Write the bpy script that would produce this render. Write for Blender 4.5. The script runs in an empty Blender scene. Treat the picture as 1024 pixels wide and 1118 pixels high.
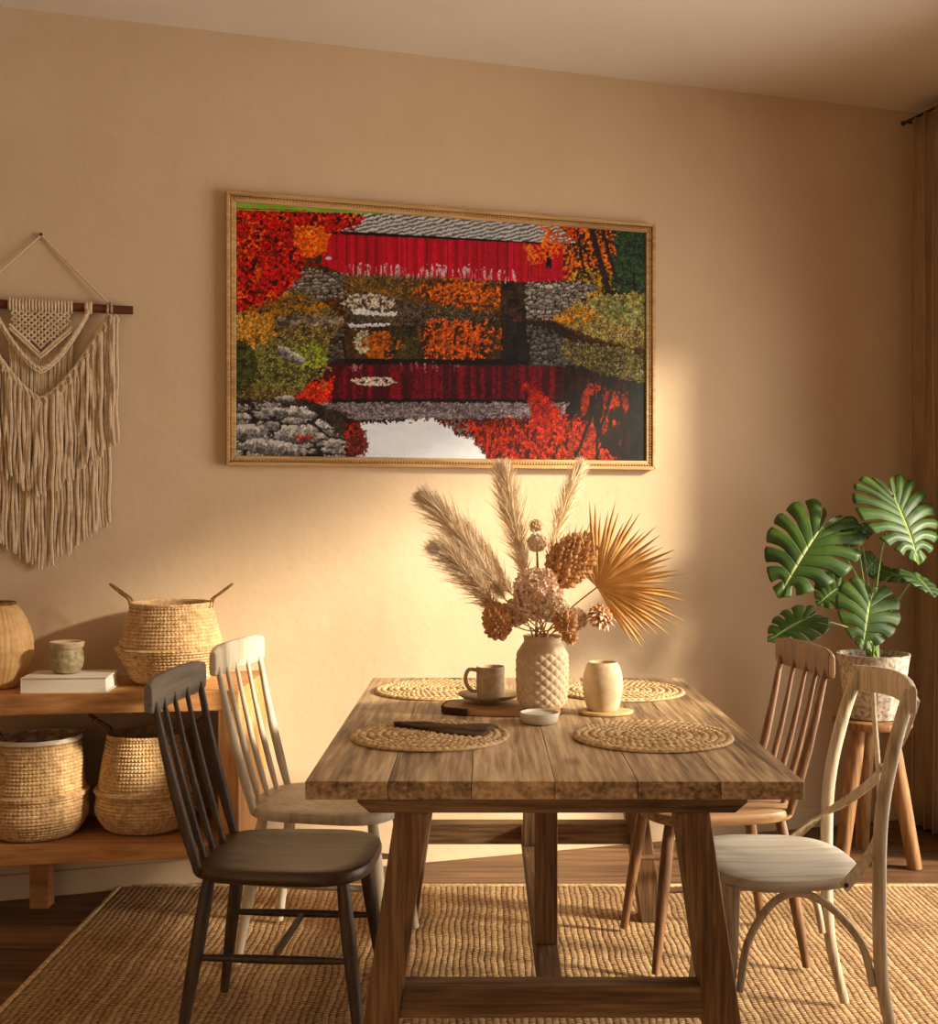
import bpy, math, random
import numpy as np
from mathutils import Vector, Matrix, Euler, noise as mnoise
random.seed(7); rng = np.random.default_rng(7)
scn = bpy.context.scene
COL = scn.collection
PI = math.pi
F, CX, CY, HC = 1300.0, 528.0, 556.0, 1.32
D0, TW = 4.528, 0.309
LN = math.hypot(1, TW)
UX, UY = 1/LN, TW/LN
WROT = math.atan(TW)

def P(px, py, d):           # a point of the place seen at that pixel, d metres ahead
    return Vector(((px-CX)/F*d, d, HC-(py-CY)/F*d))
def RW(s, n, z):            # room coordinates: s along back wall, n into room
    return Vector((s*UX + n*UY, D0 + s*UY - n*UX, z))
def wall_s(px):             # distance along the back wall of what is seen at px
    r = (px-CX)/F
    y = D0/(1-r*TW)
    return r*y/UX, y
def wall_z(px, py):
    return HC-(py-CY)/F*wall_s(px)[1]

# ---------------------------------------------------------------- mesh helpers
class MB:
    def __init__(s): s.v=[]; s.f=[]
    def add(s, vs, fs):
        o=len(s.v); s.v.extend([tuple(v) for v in vs]); s.f.extend([tuple(i+o for i in f) for f in fs]); return s
    def box(s, x0,x1,y0,y1,z0,z1):
        return s.add([(x0,y0,z0),(x1,y0,z0),(x1,y1,z0),(x0,y1,z0),(x0,y0,z1),(x1,y0,z1),(x1,y1,z1),(x0,y1,z1)],
              [(3,2,1,0),(4,5,6,7),(0,1,5,4),(1,2,6,5),(2,3,7,6),(3,0,4,7)])
    def beam(s, a, b, wa, ha, wb=None, hb=None, side=(1,0,0)):   # box from a to b, w along side, h across
        a=Vector(a); b=Vector(b); wb=wb or wa; hb=hb or ha
        t=(b-a).normalized(); sd=Vector(side); sd=(sd-t*sd.dot(t)).normalized(); up=t.cross(sd)
        vs=[]
        for p,w,h in ((a,wa,ha),(b,wb,hb)):
            for i,j in ((-1,-1),(1,-1),(1,1),(-1,1)): vs.append(p+sd*(w*i/2)+up*(h*j/2))
        return s.add(vs,[(3,2,1,0),(4,5,6,7),(0,1,5,4),(1,2,6,5),(2,3,7,6),(3,0,4,7)])
    def sweep(s, path, prof, scale=None, up=(0,0,1), closed=False, caps=True):
        path=[Vector(p) for p in path]; n=len(path); m=len(prof)
        up=up if callable(up) else Vector(up); vs=[]; prev=None
        for i,p in enumerate(path):
            if closed: t=path[(i+1)%n]-path[i-1]
            else: t=path[min(i+1,n-1)]-path[max(i-1,0)]
            t=t.normalized() if t.length>1e-9 else Vector((0,0,1))
            uu=up(i/(n-1)) if callable(up) else up
            sd=t.cross(uu)
            if sd.length<1e-3: sd=prev if prev else t.cross(Vector((1,0,.1)))
            sd=sd.normalized(); 
            if prev is not None and sd.dot(prev)<0: sd=-sd
            prev=sd; nn=sd.cross(t)
            k=scale[i] if scale is not None else 1
            for a,b in prof: vs.append(p+sd*(a*k)+nn*(b*k))
        fs=[]
        for i in range(n if closed else n-1):
            j=(i+1)%n
            for q in range(m):
                r=(q+1)%m; fs.append((i*m+q,i*m+r,j*m+r,j*m+q))
        if caps and not closed:
            fs.append(tuple(range(m-1,-1,-1))); fs.append(tuple((n-1)*m+q for q in range(m)))
        return s.add(vs,fs)
    def tube(s, path, r, seg=8, **k):
        if isinstance(r,(int,float)): r=[r]*len(path)
        return s.sweep(path,[(math.cos(2*PI*q/seg),math.sin(2*PI*q/seg)) for q in range(seg)],scale=r,**k)
    def lathe(s, prof, seg=48, c=(0,0,0), disp=None, closed_top=False):
        vs=[];n=len(prof)
        for i,(r,z) in enumerate(prof):
            for q in range(seg):
                th=2*PI*q/seg; rr=r+(disp(th,i,r,z) if disp else 0)
                vs.append((c[0]+rr*math.cos(th),c[1]+rr*math.sin(th),c[2]+z))
        fs=[(i*seg+q,i*seg+(q+1)%seg,(i+1)*seg+(q+1)%seg,(i+1)*seg+q) for i in range(n-1) for q in range(seg)]
        if prof[0][0]>1e-4: fs.append(tuple(range(seg-1,-1,-1)))
        if closed_top: fs.append(tuple((n-1)*seg+q for q in range(seg)))
        return s.add(vs,fs)
    def ball(s, c, rx, ry=None, rz=None, seg=8, rings=5, M=None):
        ry=ry or rx; rz=rz or rx; vs=[]
        for i in range(rings+1):
            ph=PI*i/rings
            for q in range(seg):
                th=2*PI*q/seg
                v=Vector((rx*math.sin(ph)*math.cos(th),ry*math.sin(ph)*math.sin(th),rz*math.cos(ph)))
                if M: v=M@v
                vs.append(Vector(c)+v)
        fs=[(i*seg+q,(i+1)*seg+q,(i+1)*seg+(q+1)%seg,i*seg+(q+1)%seg) for i in range(rings) for q in range(seg)]
        return s.add(vs,fs)
    def prism(s, poly, z0, z1):
        n=len(poly); vs=[(x,y,z0) for x,y in poly]+[(x,y,z1) for x,y in poly]
        fs=[tuple(range(n-1,-1,-1)),tuple(range(n,2*n))]+[(i,(i+1)%n,n+(i+1)%n,n+i) for i in range(n)]
        return s.add(vs,fs)
    def slab(s, outline, zt, zb, e=.008, dish=None, rings=5):   # rounded-edge slab from an outline around the origin
        n=len(outline); vs=[]; lay=[]
        cx=sum(p[0] for p in outline)/n; cy=sum(p[1] for p in outline)/n
        def ring(k,inset,z):
            for x,y in outline:
                dx,dy=x-cx,y-cy; L=math.hypot(dx,dy); q=max(0,(L-inset)/L)*k
                X,Y=cx+dx*q,cy+dy*q
                vs.append((X,Y,z if not callable(z) else z(X,Y,k)))
            lay.append(1)
        top=(lambda X,Y,k: zt-(dish(X,Y,k) if dish else 0))
        for k in [0.02]+[i/rings for i in range(1,rings)]+[1]: ring(k,e,top)
        ring(1,e*.3,lambda X,Y,k: top(X,Y,1)-e*.3); ring(1,0,lambda X,Y,k: top(X,Y,1)-e)
        ring(1,0,zb+e); ring(1,e*.3,zb+e*.3); ring(1,e,zb)
        L=len(lay)
        fs=[(i*n+q,i*n+(q+1)%n,(i+1)*n+(q+1)%n,(i+1)*n+q) for i in range(L-1) for q in range(n)]
        fs=[f[::-1] for f in fs]
        fs.append(tuple(range(n))); fs.append(tuple((L-1)*n+q for q in range(n-1,-1,-1)))
        return s.add(vs,fs)
    def build(s, name, mat, parent=None, smooth=True, bevel=0, loc=None, subsurf=0, ang=40):
        me=bpy.data.meshes.new(name); me.from_pydata(s.v,[],s.f); me.update()
        import bmesh
        bm=bmesh.new(); bm.from_mesh(me); bmesh.ops.recalc_face_normals(bm,faces=bm.faces); bm.to_mesh(me); bm.free()
        if smooth:
            me.polygons.foreach_set('use_smooth',[True]*len(me.polygons))
            try: me.set_sharp_from_angle(angle=math.radians(ang))
            except Exception: pass
        o=bpy.data.objects.new(name,me); COL.objects.link(o)
        if mat: me.materials.append(mat)
        if parent: o.parent=parent
        if loc is not None: o.location=loc
        if bevel:
            b=o.modifiers.new('bevel','BEVEL'); b.width=bevel; b.segments=2; b.limit_method='ANGLE'; b.angle_limit=math.radians(40)
        if subsurf:
            b=o.modifiers.new('sub','SUBSURF'); b.levels=subsurf; b.render_levels=subsurf
        return o

def tag(o,label=None,cat=None,group=None,kind=None):
    if label: o['label']=label
    if cat: o['category']=cat
    if group: o['group']=group
    if kind: o['kind']=kind
    return o
def empty(name, loc, rotz=0, label=None, cat=None, group=None):
    o=bpy.data.objects.new(name,None); COL.objects.link(o); o.location=loc; o.rotation_euler=(0,0,rotz); o.empty_display_size=.1
    return tag(o,label,cat,group)
def copy_tree(o,parent=None):
    c=o.copy(); COL.objects.link(c)
    if parent: c.parent=parent
    for ch in [x for x in bpy.data.objects if x.parent==o]: copy_tree(ch,c)
    return c
def crom(pts,n):
    out=[];pts=[Vector(p) for p in pts]
    for i in range(len(pts)-1):
        a=pts[max(i-1,0)];b=pts[i];c=pts[i+1];d=pts[min(i+2,len(pts)-1)]
        for k in range(n):
            t=k/n; out.append(.5*((2*b)+(-a+c)*t+(2*a-5*b+4*c-d)*t*t+(-a+3*b-3*c+d)*t**3))
    out.append(pts[-1]); return out
def lerp(a,b,t): return a+(b-a)*t

# ---------------------------------------------------------------- materials
def srgb(c): 
    return tuple(((x/255)/12.92 if x/255<=.04045 else ((x/255+.055)/1.055)**2.4) for x in c)+(1,)
class NT:
    def __init__(s,name):
        s.m=bpy.data.materials.new(name); s.m.use_nodes=True; s.t=s.m.node_tree; s.b=s.t.nodes['Principled BSDF']
    def n(s,ty,**k):
        x=s.t.nodes.new(ty)
        for a,v in k.items():
            if a in x.inputs: x.inputs[a].default_value=v
            else: setattr(x,a,v)
        return x
    def l(s,a,b): s.t.links.new(a,b)
    def ramp(s,fac,stops):
        r=s.n('ShaderNodeValToRGB'); e=r.color_ramp.elements
        while len(e)<len(stops): e.new(.5)
        for x,(p,c) in zip(e,stops): x.position=p; x.color=srgb(c)
        s.l(fac,r.inputs[0]); return r
    def coord(s,scale=(1,1,1),src='Object'):
        tc=s.n('ShaderNodeTexCoord'); mp=s.n('ShaderNodeMapping'); s.l(tc.outputs[src],mp.inputs[0]); mp.inputs['Scale'].default_value=scale; return mp
    def bump(s,h,st,dist=.01,prev=None):
        b=s.n('ShaderNodeBump'); b.inputs['Strength'].default_value=st; b.inputs['Distance'].default_value=dist
        s.l(h,b.inputs['Height'])
        if prev: s.l(prev.outputs[0],b.inputs['Normal'])
        s.l(b.outputs[0],s.b.inputs['Normal']); return b
    def math(s,op,a,b=None):
        x=s.n('ShaderNodeMath',operation=op)
        for i,v in enumerate((a,b)):
            if v is None: continue
            if isinstance(v,(int,float)): x.inputs[i].default_value=v
            else: s.l(v,x.inputs[i])
        return x.outputs[0]
def mottled(name,c1,c2,scale=8,rough=.85,bump=.2,bscale=60,bdist=.003,spec=.3,stretch=(1,1,1),sub=0):
    m=NT(name); mp=m.coord(stretch)
    n=m.n('ShaderNodeTexNoise',Scale=scale,Detail=6.0); m.l(mp.outputs[0],n.inputs[0])
    r=m.ramp(n.outputs['Fac'],[(.3,c1),(.7,c2)]); m.l(r.outputs[0],m.b.inputs['Base Color'])
    m.b.inputs['Roughness'].default_value=rough; m.b.inputs['Specular IOR Level'].default_value=spec
    if bump:
        k=m.n('ShaderNodeTexNoise',Scale=bscale,Detail=4.0); m.l(mp.outputs[0],k.inputs[0]); m.bump(k.outputs['Fac'],bump,bdist)
    return m.m
def wood(name,dark,mid,light,axis='x',scale=9,rough=.6,plank=None,bump=.25,spec=.35,knots=True,gap=(30,18,10)):
    m=NT(name); st={'x':(.12,1,1),'y':(1,.12,3),'z':(1,1,.12)}[axis]
    tc=m.n('ShaderNodeTexCoord'); vec=tc.outputs['Object']; tone=None
    if plank:
        ax,w,off=plank
        sp=m.n('ShaderNodeSeparateXYZ'); m.l(vec,sp.inputs[0])
        a=m.math('DIVIDE',m.math('SUBTRACT',sp.outputs[ax],off),w)
        fl=m.math('FLOOR',a); fr=m.math('FRACT',a)
        wn=m.n('ShaderNodeTexWhiteNoise',noise_dimensions='1D'); m.l(fl,wn.inputs['W'])
        cb=m.n('ShaderNodeCombineXYZ'); 
        for i in range(3): m.l(m.math('MULTIPLY',wn.outputs['Value'],7.3*(i+1)),cb.inputs[i])
        va=m.n('ShaderNodeVectorMath',operation='ADD'); m.l(vec,va.inputs[0]); m.l(cb.outputs[0],va.inputs[1]); vec=va.outputs[0]; tone=(wn.outputs['Value'],fr)
    mp=m.n('ShaderNodeMapping'); m.l(vec,mp.inputs[0]); mp.inputs['Scale'].default_value=st
    n=m.n('ShaderNodeTexNoise',Scale=scale,Detail=8.0,Distortion=.6,Roughness=.65); m.l(mp.outputs[0],n.inputs[0])
    mp2=m.n('ShaderNodeMapping'); m.l(vec,mp2.inputs[0]); mp2.inputs['Scale'].default_value=tuple(.05 if x<1 else 1 for x in st)
    g=m.n('ShaderNodeTexNoise',Scale=scale*11,Detail=5.0,Distortion=.3); m.l(mp2.outputs[0],g.inputs[0])
    f=m.math('ADD',m.math('MULTIPLY',n.outputs['Fac'],.5),m.math('MULTIPLY',g.outputs['Fac'],.5))
    if tone: f=m.math('ADD',f,m.math('MULTIPLY',m.math('SUBTRACT',tone[0],.5),.12))
    r=m.ramp(f,[(.36,dark),(.5,mid),(.64,light)])
    col=r.outputs[0]
    if knots:
        mp3=m.n('ShaderNodeMapping'); m.l(vec,mp3.inputs[0]); mp3.inputs['Scale'].default_value=tuple(.45 if x<1 else 1 for x in st)
        v=m.n('ShaderNodeTexVoronoi',Scale=4.5); m.l(mp3.outputs[0],v.inputs[0])
        kr=m.ramp(v.outputs['Distance'],[(.05,(60,60,60)),(.13,(255,255,255))])
        mx=m.n('ShaderNodeMix',data_type='RGBA',blend_type='MULTIPLY'); mx.inputs[0].default_value=.8
        m.l(col,mx.inputs[6]); m.l(kr.outputs[0],mx.inputs[7]); col=mx.outputs[2]
    m.l(col,m.b.inputs['Base Color'])
    m.b.inputs['Roughness'].default_value=rough; m.b.inputs['Specular IOR Level'].default_value=spec
    m.bump(f,bump,.004)
    return m.m

M={}
# wall: tan hand-trowelled plaster
def plaster():
    m=NT('plaster'); mp=m.coord()
    n=m.n('ShaderNodeTexNoise',Scale=1.6,Detail=5.0,Roughness=.6); m.l(mp.outputs[0],n.inputs[0])
    r=m.ramp(n.outputs['Fac'],[(.3,(201,175,143)),(.7,(211,188,157))]); m.l(r.outputs[0],m.b.inputs['Base Color'])
    m.b.inputs['Roughness'].default_value=.9; m.b.inputs['Specular IOR Level'].default_value=.15
    k=m.n('ShaderNodeTexNoise',Scale=9,Detail=6.0,Roughness=.55); m.l(mp.outputs[0],k.inputs[0])
    b=m.bump(k.outputs['Fac'],.35,.012)
    k2=m.n('ShaderNodeTexNoise',Scale=70,Detail=3.0); m.l(mp.outputs[0],k2.inputs[0]); m.bump(k2.outputs['Fac'],.12,.003,b)
    return m.m
M['wall']=plaster()
M['ceil']=mottled('ceiling_paint',(222,212,200),(228,219,208),2,.95,.05,80)
M['skirt']=mottled('skirting_paint',(150,112,74),(165,126,86),5,.6,.05)
M['floor']=wood('floor_oak',(70,48,32),(112,80,54),(144,108,76),'x',5,.5,('Y',.145,0),.2,.4,False)
M['table_x']=wood('weathered_pine_x',(66,46,30),(112,84,56),(150,118,82),'x',10,.62)
M['table_z']=wood('weathered_pine_z',(62,42,26),(108,78,50),(146,112,76),'z',10,.62)
M['table_top']=wood('weathered_pine_top',(96,74,52),(166,136,100),(210,182,142),'y',8,.5,('X',.1715,-.368),.3,.4)
M['console']=wood('honey_oak',(146,98,54),(184,132,80),(208,158,104),'x',5,.55,None,.1,.3,False)
M['chairA']=wood('charcoal_brown_paint',(44,34,26),(66,51,38),(88,70,54),'z',8,.5,None,.1,.4,False)
M['seatA']=wood('charcoal_brown_seat',(46,33,23),(72,52,36),(98,72,50),'x',8,.42,None,.1,.4,False)
M['railA']=wood('charcoal_grey_rail',(88,80,70),(114,104,92),(134,124,110),'y',6,.55,None,.1,.4,False)
M['chairB']=wood('pale_cream_paint',(176,160,136),(200,186,162),(215,203,182),'z',6,.55,None,.06,.3,False)
M['chairC']=wood('walnut_chair',(80,54,34),(114,80,52),(144,106,72),'z',8,.45,None,.1,.4,False)
M['seatC']=wood('walnut_seat',(108,78,50),(152,116,80),(180,142,102),'x',6,.45,None,.1,.4,False)
M['chairD']=wood('whitewashed_oak_z',(140,122,98),(184,166,140),(212,196,172),'z',9,.6,None,.2,.3,False)
M['seatD']=wood('whitewashed_seat',(164,154,138),(192,184,168),(212,204,190),'x',4,.6,None,.12,.3,False)
M['stool']=wood('rustic_stool_wood',(98,66,36),(140,100,60),(170,128,82),'z',7,.6)
M['seagrass']=mottled('seagrass',(174,136,92),(226,194,146),60,.85,.3,150,.002)
M['seagrass_dark']=mottled('seagrass_handle',(96,66,38),(150,110,68),60,.85,.3,150,.002)
M['mat']=mottled('braided_rush',(156,120,76),(226,196,148),70,.85,.35,180,.002)
M['rattan']=mottled('rattan',(206,160,104),(228,188,134),30,.7,.2,120,.001)
M['dark']=mottled('dark_void',(24,15,9),(40,26,16),10,.9,.1)
M['lining']=mottled('cloth_lining',(214,202,184),(230,220,204),20,.95,.3,60,.004)
M['cover']=mottled('book_cover',(222,212,196),(232,224,208),6,.8,0)
M['paper']=mottled('book_pages',(238,230,214),(248,242,228),300,.9,0,stretch=(.02,.02,1))
M['stoneware']=mottled('stoneware',(168,146,114),(196,176,144),60,.65,.15,90,.001)
M['stoneware_light']=mottled('pale_stoneware',(190,165,130),(208,186,152),40,.6,.08,90,.001)
M['vase']=mottled('matte_clay',(190,166,134),(212,190,158),30,.8,.15,120,.001)
M['dish']=mottled('white_glaze',(196,184,168),(210,200,186),10,.45,0)
M['jar']=mottled('speckled_clay',(118,104,78),(176,160,126),70,.6,.2,90,.002)
M['napkin']=mottled('dark_linen',(62,44,30),(98,72,50),40,.9,.4,300,.001)
M['slice']=wood('light_wood_slice',(176,138,90),(206,170,120),(224,192,146),'x',10,.6,None,.1,.3,False)
M['board']=wood('board_wood',(120,84,52),(168,128,88),(196,156,112),'x',9,.55)
M['bark']=mottled('bark',(48,30,18),(88,60,38),50,.95,.6,40,.006)
M['cord']=mottled('cotton_cord',(196,172,140),(222,200,168),50,.95,.4,220,.002)
M['dowel']=wood('red_brown_dowel',(58,26,14),(88,44,26),(110,60,38),'x',10,.6,None,.2,.3,False)
M['frame']=wood('beaded_frame_wood',(150,112,66),(184,146,94),(206,170,118),'x',10,.5,None,.1,.4,False)
M['pot']=mottled('mottled_pot',(120,104,90),(214,198,180),70,.8,.5,60,.004)
M['soil']=mottled('soil',(30,20,13),(56,40,26),60,.95,.8,60,.01)
M['curtain']=mottled('linen_curtain',(150,122,92),(168,140,108),60,.95,.2,350,.001,.1,(1,1,.15))
M['metal']=mottled('dark_metal',(40,28,20),(56,40,28),20,.4,0)
M['pampas']=mottled('pampas_fluff',(232,206,168),(248,230,200),30,.95,0)
M['drystem']=mottled('dry_stem',(150,112,66),(186,146,94),40,.8,0)
M['palm']=mottled('dried_palm',(190,142,78),(220,176,110),20,.7,.1,80,.001)
M['seed']=mottled('brown_seed_head',(178,124,78),(228,184,132),60,.8,.3,200,.001)
M['petal']=mottled('dried_petal',(234,200,172),(252,230,208),30,.85,0)
M['pale_petal']=mottled('pale_pod_petal',(234,206,174),(250,234,210),30,.8,0)
def leafm():
    m=NT('monstera_leaf'); at=m.n('ShaderNodeAttribute',attribute_name='vein')
    mp=m.coord(); n=m.n('ShaderNodeTexNoise',Scale=9,Detail=3.0); m.l(mp.outputs[0],n.inputs[0])
    r=m.ramp(n.outputs['Fac'],[(.3,(38,62,20)),(.7,(70,100,34))])
    mx=m.n('ShaderNodeMix',data_type='RGBA'); m.l(at.outputs['Fac'],mx.inputs[0]); m.l(r.outputs[0],mx.inputs[6]); mx.inputs[7].default_value=srgb((156,178,100))
    m.l(mx.outputs[2],m.b.inputs['Base Color']); m.b.inputs['Roughness'].default_value=.45; m.b.inputs['Specular IOR Level'].default_value=.35
    tr=m.n('ShaderNodeBsdfTranslucent'); m.l(mx.outputs[2],tr.inputs[0])
    ms=m.n('ShaderNodeMixShader'); ms.inputs[0].default_value=.18
    m.l(m.b.outputs[0],ms.inputs[1]); m.l(tr.outputs[0],ms.inputs[2]); m.l(ms.outputs[0],m.t.nodes['Material Output'].inputs[0])
    return m.m
M['leaf']=leafm()
M['stem']=mottled('green_stem',(96,120,56),(130,150,80),20,.5,0)
def rugm():
    m=NT('jute_weave'); tc=m.n('ShaderNodeTexCoord'); wv=m.n('ShaderNodeTexNoise',Scale=5,Detail=2.0); m.l(tc.outputs['Object'],wv.inputs[0]); vm=m.n('ShaderNodeVectorMath',operation='MULTIPLY_ADD'); m.l(wv.outputs['Color'],vm.inputs[0]); vm.inputs[1].default_value=(.03,.03,0); m.l(tc.outputs['Object'],vm.inputs[2])
    sp=m.n('ShaderNodeSeparateXYZ'); m.l(vm.outputs[0],sp.inputs[0])
    rib=m.math('ABSOLUTE',m.math('SINE',m.math('MULTIPLY',sp.outputs['X'],PI/.019)))
    row=m.math('FLOOR',m.math('DIVIDE',sp.outputs['X'],.019))
    ph=m.math('MULTIPLY',m.math('MODULO',row,2.0),PI/2)
    knot=m.math('ABSOLUTE',m.math('SINE',m.math('ADD',m.math('MULTIPLY',sp.outputs['Y'],PI/.013),ph)))
    h=m.math('MULTIPLY',m.math('POWER',rib,.5),m.math('ADD',m.math('MULTIPLY',knot,.7),.3))
    n=m.n('ShaderNodeTexNoise',Scale=70,Detail=4.0); m.l(tc.outputs['Object'],n.inputs[0])
    n2=m.n('ShaderNodeTexNoise',Scale=3,Detail=4.0); m.l(tc.outputs['Object'],n2.inputs[0])
    wn=m.n('ShaderNodeTexWhiteNoise',noise_dimensions='1D'); m.l(row,wn.inputs['W'])
    f=m.math('ADD',m.math('ADD',m.math('MULTIPLY',h,.30),m.math('MULTIPLY',n.outputs['Fac'],.6)),m.math('ADD',m.math('MULTIPLY',n2.outputs['Fac'],.15),m.math('MULTIPLY',wn.outputs['Value'],.14)))
    r=m.ramp(f,[(.34,(80,58,38)),(.56,(144,112,78)),(.80,(194,162,120))]); m.l(r.outputs[0],m.b.inputs['Base Color'])
    m.b.inputs['Roughness'].default_value=.95; m.b.inputs['Specular IOR Level'].default_value=.1
    m.bump(m.math('ADD',h,m.math('MULTIPLY',n.outputs['Fac'],.7)),.9,.004)
    return m.m
M['rug']=rugm()

# ---------------------------------------------------------------- the room
SR, SL, ND, HT = 1.952, -3.0, 6.4, 3.019
def room_box(mb,s0,s1,n0,n1,z0,z1):
    ps=[RW(s,n,z) for z in (z0,z1) for s,n in ((s0,n0),(s1,n0),(s1,n1),(s0,n1))]
    return mb.add(ps,[(3,2,1,0),(4,5,6,7),(0,1,5,4),(1,2,6,5),(2,3,7,6),(3,0,4,7)])
def struct(name,mb,mat,**k): return tag(mb.build(name,mat,smooth=False,**k),kind='structure')
struct('floor',MB().box(-6,7,-4,8,-.1,0),M['floor'])
struct('ceiling',room_box(MB(),SL-.2,SR+.25,-.2,ND,HT,HT+.15),M['ceil'])
struct('wall_back',room_box(MB(),SL-.2,SR+.2,-.15,0,0,HT),M['wall'])
struct('wall_left',room_box(MB(),SL-.15,SL,0,ND,0,HT),M['wall'])
W0,W1,WZ0,WZ1=.74,2.95,.12,2.60
wr=MB(); room_box(wr,SR,SR+.2,0,W0,0,HT); room_box(wr,SR,SR+.2,W1,ND,0,HT); room_box(wr,SR,SR+.2,W0,W1,0,WZ0); room_box(wr,SR,SR+.2,W0,W1,WZ1,HT)
struct('wall_right',wr,M['wall'])
wf=MB()
for a,b in ((W0,W0+.05),(W1-.05,W1),((W0+W1)/2-.03,(W0+W1)/2+.03)): room_box(wf,SR+.08,SR+.13,a,b,WZ0,WZ1)
for a in (WZ0,WZ1-.05,1.30): room_box(wf,SR+.08,SR+.13,W0,W1,a,a+.05)
struct('window_1',wf,M['skirt'])
struct('baseboard_back',room_box(MB(),SL,SR,0,.016,0,.085),M['wall'],bevel=.003)
struct('baseboard_right',room_box(MB(),SR-.016,SR,.016,ND,0,.085),M['wall'],bevel=.003)

# rug
rg=MB().box(-1.262,1.72,1.2,4.14,0,.012)
r=rg.build('jute_rug',M['rug'],smooth=False,bevel=.004); tag(r,'large tan woven jute rug under the dining table and chairs','rug')
eb=MB()
for a,b in (((-1.262,1.2,.009),(-1.262,4.14,.009)),((-1.262,4.14,.009),(1.72,4.14,.009)),((1.72,4.14,.009),(1.72,1.2,.009))):
    eb.tube([Vector(a).lerp(Vector(b),i/20) for i in range(21)],.009,6)
eb.build('edge_binding',M['mat'],r)

# ---------------------------------------------------------------- dining table
T=empty('dining_table',(0,0,0),0,'long rustic weathered wood trestle dining table on the jute rug','table')
tx0,tx1,ty0,ty1=-.368,.661,2.451,3.957
tp=MB(); pw=(tx1-tx0)/6
for i in range(6):
    a=tx0+i*pw+.0005; b=tx0+(i+1)*pw-.0005; dz=random.uniform(-.0006,.0006)
    tp.box(a,b,ty0+random.uniform(0,.002),ty1,.722,.76+dz)
tp.build('tabletop',M['table_top'],T,bevel=.0015)
def trestle(y0,w):
    c=.143
    bm_=MB(); poly=[(-.262,.7215),(.548,.7215),(.548,.712),(.522,.690),(-.236,.690),(-.262,.712)]
    n=len(poly); vs=[(x,y0-.002,z) for x,z in poly]+[(x,y0+.10,z) for x,z in poly]
    bm_.add(vs,[tuple(range(n)),tuple(range(2*n-1,n-1,-1))]+[(i,n+i,n+(i+1)%n,(i+1)%n) for i in range(n)])
    bm_.build('crossbeam',M['table_x'],T,bevel=.003,smooth=False)
    for s in (-1,1):
        MB().beam((c+s*.292,y0+.048,.692),(c+s*.392,y0+.048,.0122),.070,.085,.074,.085).build('leg',M['table_z'],T,bevel=.004,smooth=False)
    MB().box(c-.345,c+.345,y0+.015,y0+.075,.257,.322).build('stretcher',M['table_x'],T,bevel=.003,smooth=False)
trestle(2.47,0); trestle(3.76,0)
MB().box(.118,.17,2.545,3.775,.262,.318).build('long_stretcher',wood('weathered_pine_y',(62,42,26),(108,78,50),(146,112,76),'y',10,.62),T,bevel=.003,smooth=False)
for y in (2.76,3.56): MB().box(.118,.17,y-.022,y+.022,.318,.722).build('post',M['table_z'],T,bevel=.003,smooth=False)

# ---------------------------------------------------------------- spindle chairs
def seat_outline(wb,wf,d,n=64,e=3.4):
    o=[]
    for i in range(n):
        t=2*PI*i/n; c,s=math.cos(t),math.sin(t)
        x=d/2*math.copysign(abs(c)**(2/e),c); w=lerp(wb,wf,(x+d/2)/d)/2
        o.append((x,w*math.copysign(abs(s)**(2/e),s)))
    return o
def spindle_chair(name,loc,rz,label,ml,ms,mr,w=.40,d=.45,H=.905,rear_splay=.06):
    t=empty(name,loc,rz,label,'chair')
    dish=lambda X,Y,k: .010*(1-k*k)*(1 if X>-.1 else .5)
    MB().slab(seat_outline(w*.93,w*1.04,d),.452,.418,.012,dish).build('seat',ms,t)
    hw=w/2
    def leg(sx,sy):
        top=Vector((sx*d*.36,sy*hw*.68,.424)); bot=Vector((sx*(d*.36+.055 if sx>0 else d*.36+rear_splay),sy*hw*.93,.012))
        pts=[top.lerp(bot,k) for k in (0,.15,.35,.6,.85,1)]
        MB().tube(pts,[.0145,.0175,.0185,.0165,.0135,.012],12,up=(0,1,0)).build('leg',ml,t); return top,bot
    L={(sx,sy):leg(sx,sy) for sx in (-1,1) for sy in (-1,1)}
    at=lambda k,z:(lambda a,b:a.lerp(b,(a.z-z)/(a.z-b.z)))(*L[k])
    for sy in (-1,1):
        a,b=at((-1,sy),.235),at((1,sy),.235)
        MB().tube([a.lerp(b,i/6) for i in range(7)],[.007,.009,.010,.0105,.010,.009,.007],10).build('stretcher',ml,t)
    a=at((-1,-1),.235).lerp(at((1,-1),.235),.5); b=at((-1,1),.235).lerp(at((1,1),.235),.5)
    MB().tube([a.lerp(b,i/4) for i in range(5)],[.007,.009,.010,.009,.007],10,up=(1,0,0)).build('stretcher',ml,t)
    # back: raked spindles and a bowed top rail
    xb,xt=-d*.5+.045,-d*.5-.055
    bow=lambda y:-.018*(1-(y/hw)**2)
    n=5
    for i in range(n):
        y=lerp(-hw*.86,hw*.86,i/(n-1)); outer=i in (0,n-1); yb=y*.90
        a=Vector((xb+bow(y)*.7,yb,.438)); b=Vector((xt+bow(y),y,H-.06))
        k=1.45 if outer else 1
        pts=[a.lerp(b,q)+Vector((-.006*math.sin(PI*q),0,0)) for q in (0,.2,.45,.7,1)]
        MB().tube(pts,[.0075*k,.0095*k,.0095*k,.0075*k,.006*k],10,up=(0,1,0)).build('spindle',ml,t)
    path=[Vector((xt-.008+bow(y),y,H-.045)) for y in [lerp(-hw*1.04,hw*1.04,i/14) for i in range(15)]]
    prof=[(-.010,-.043),(.010,-.043),(.013,-.02),(.012,.03),(.006,.043),(-.006,.043),(-.012,.03),(-.013,-.02)]
    sc=[.80,.93]+[1]*11+[.93,.80]
    MB().sweep(path,prof,scale=sc).build('top_rail',mr,t,bevel=.003)
    return t
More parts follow.
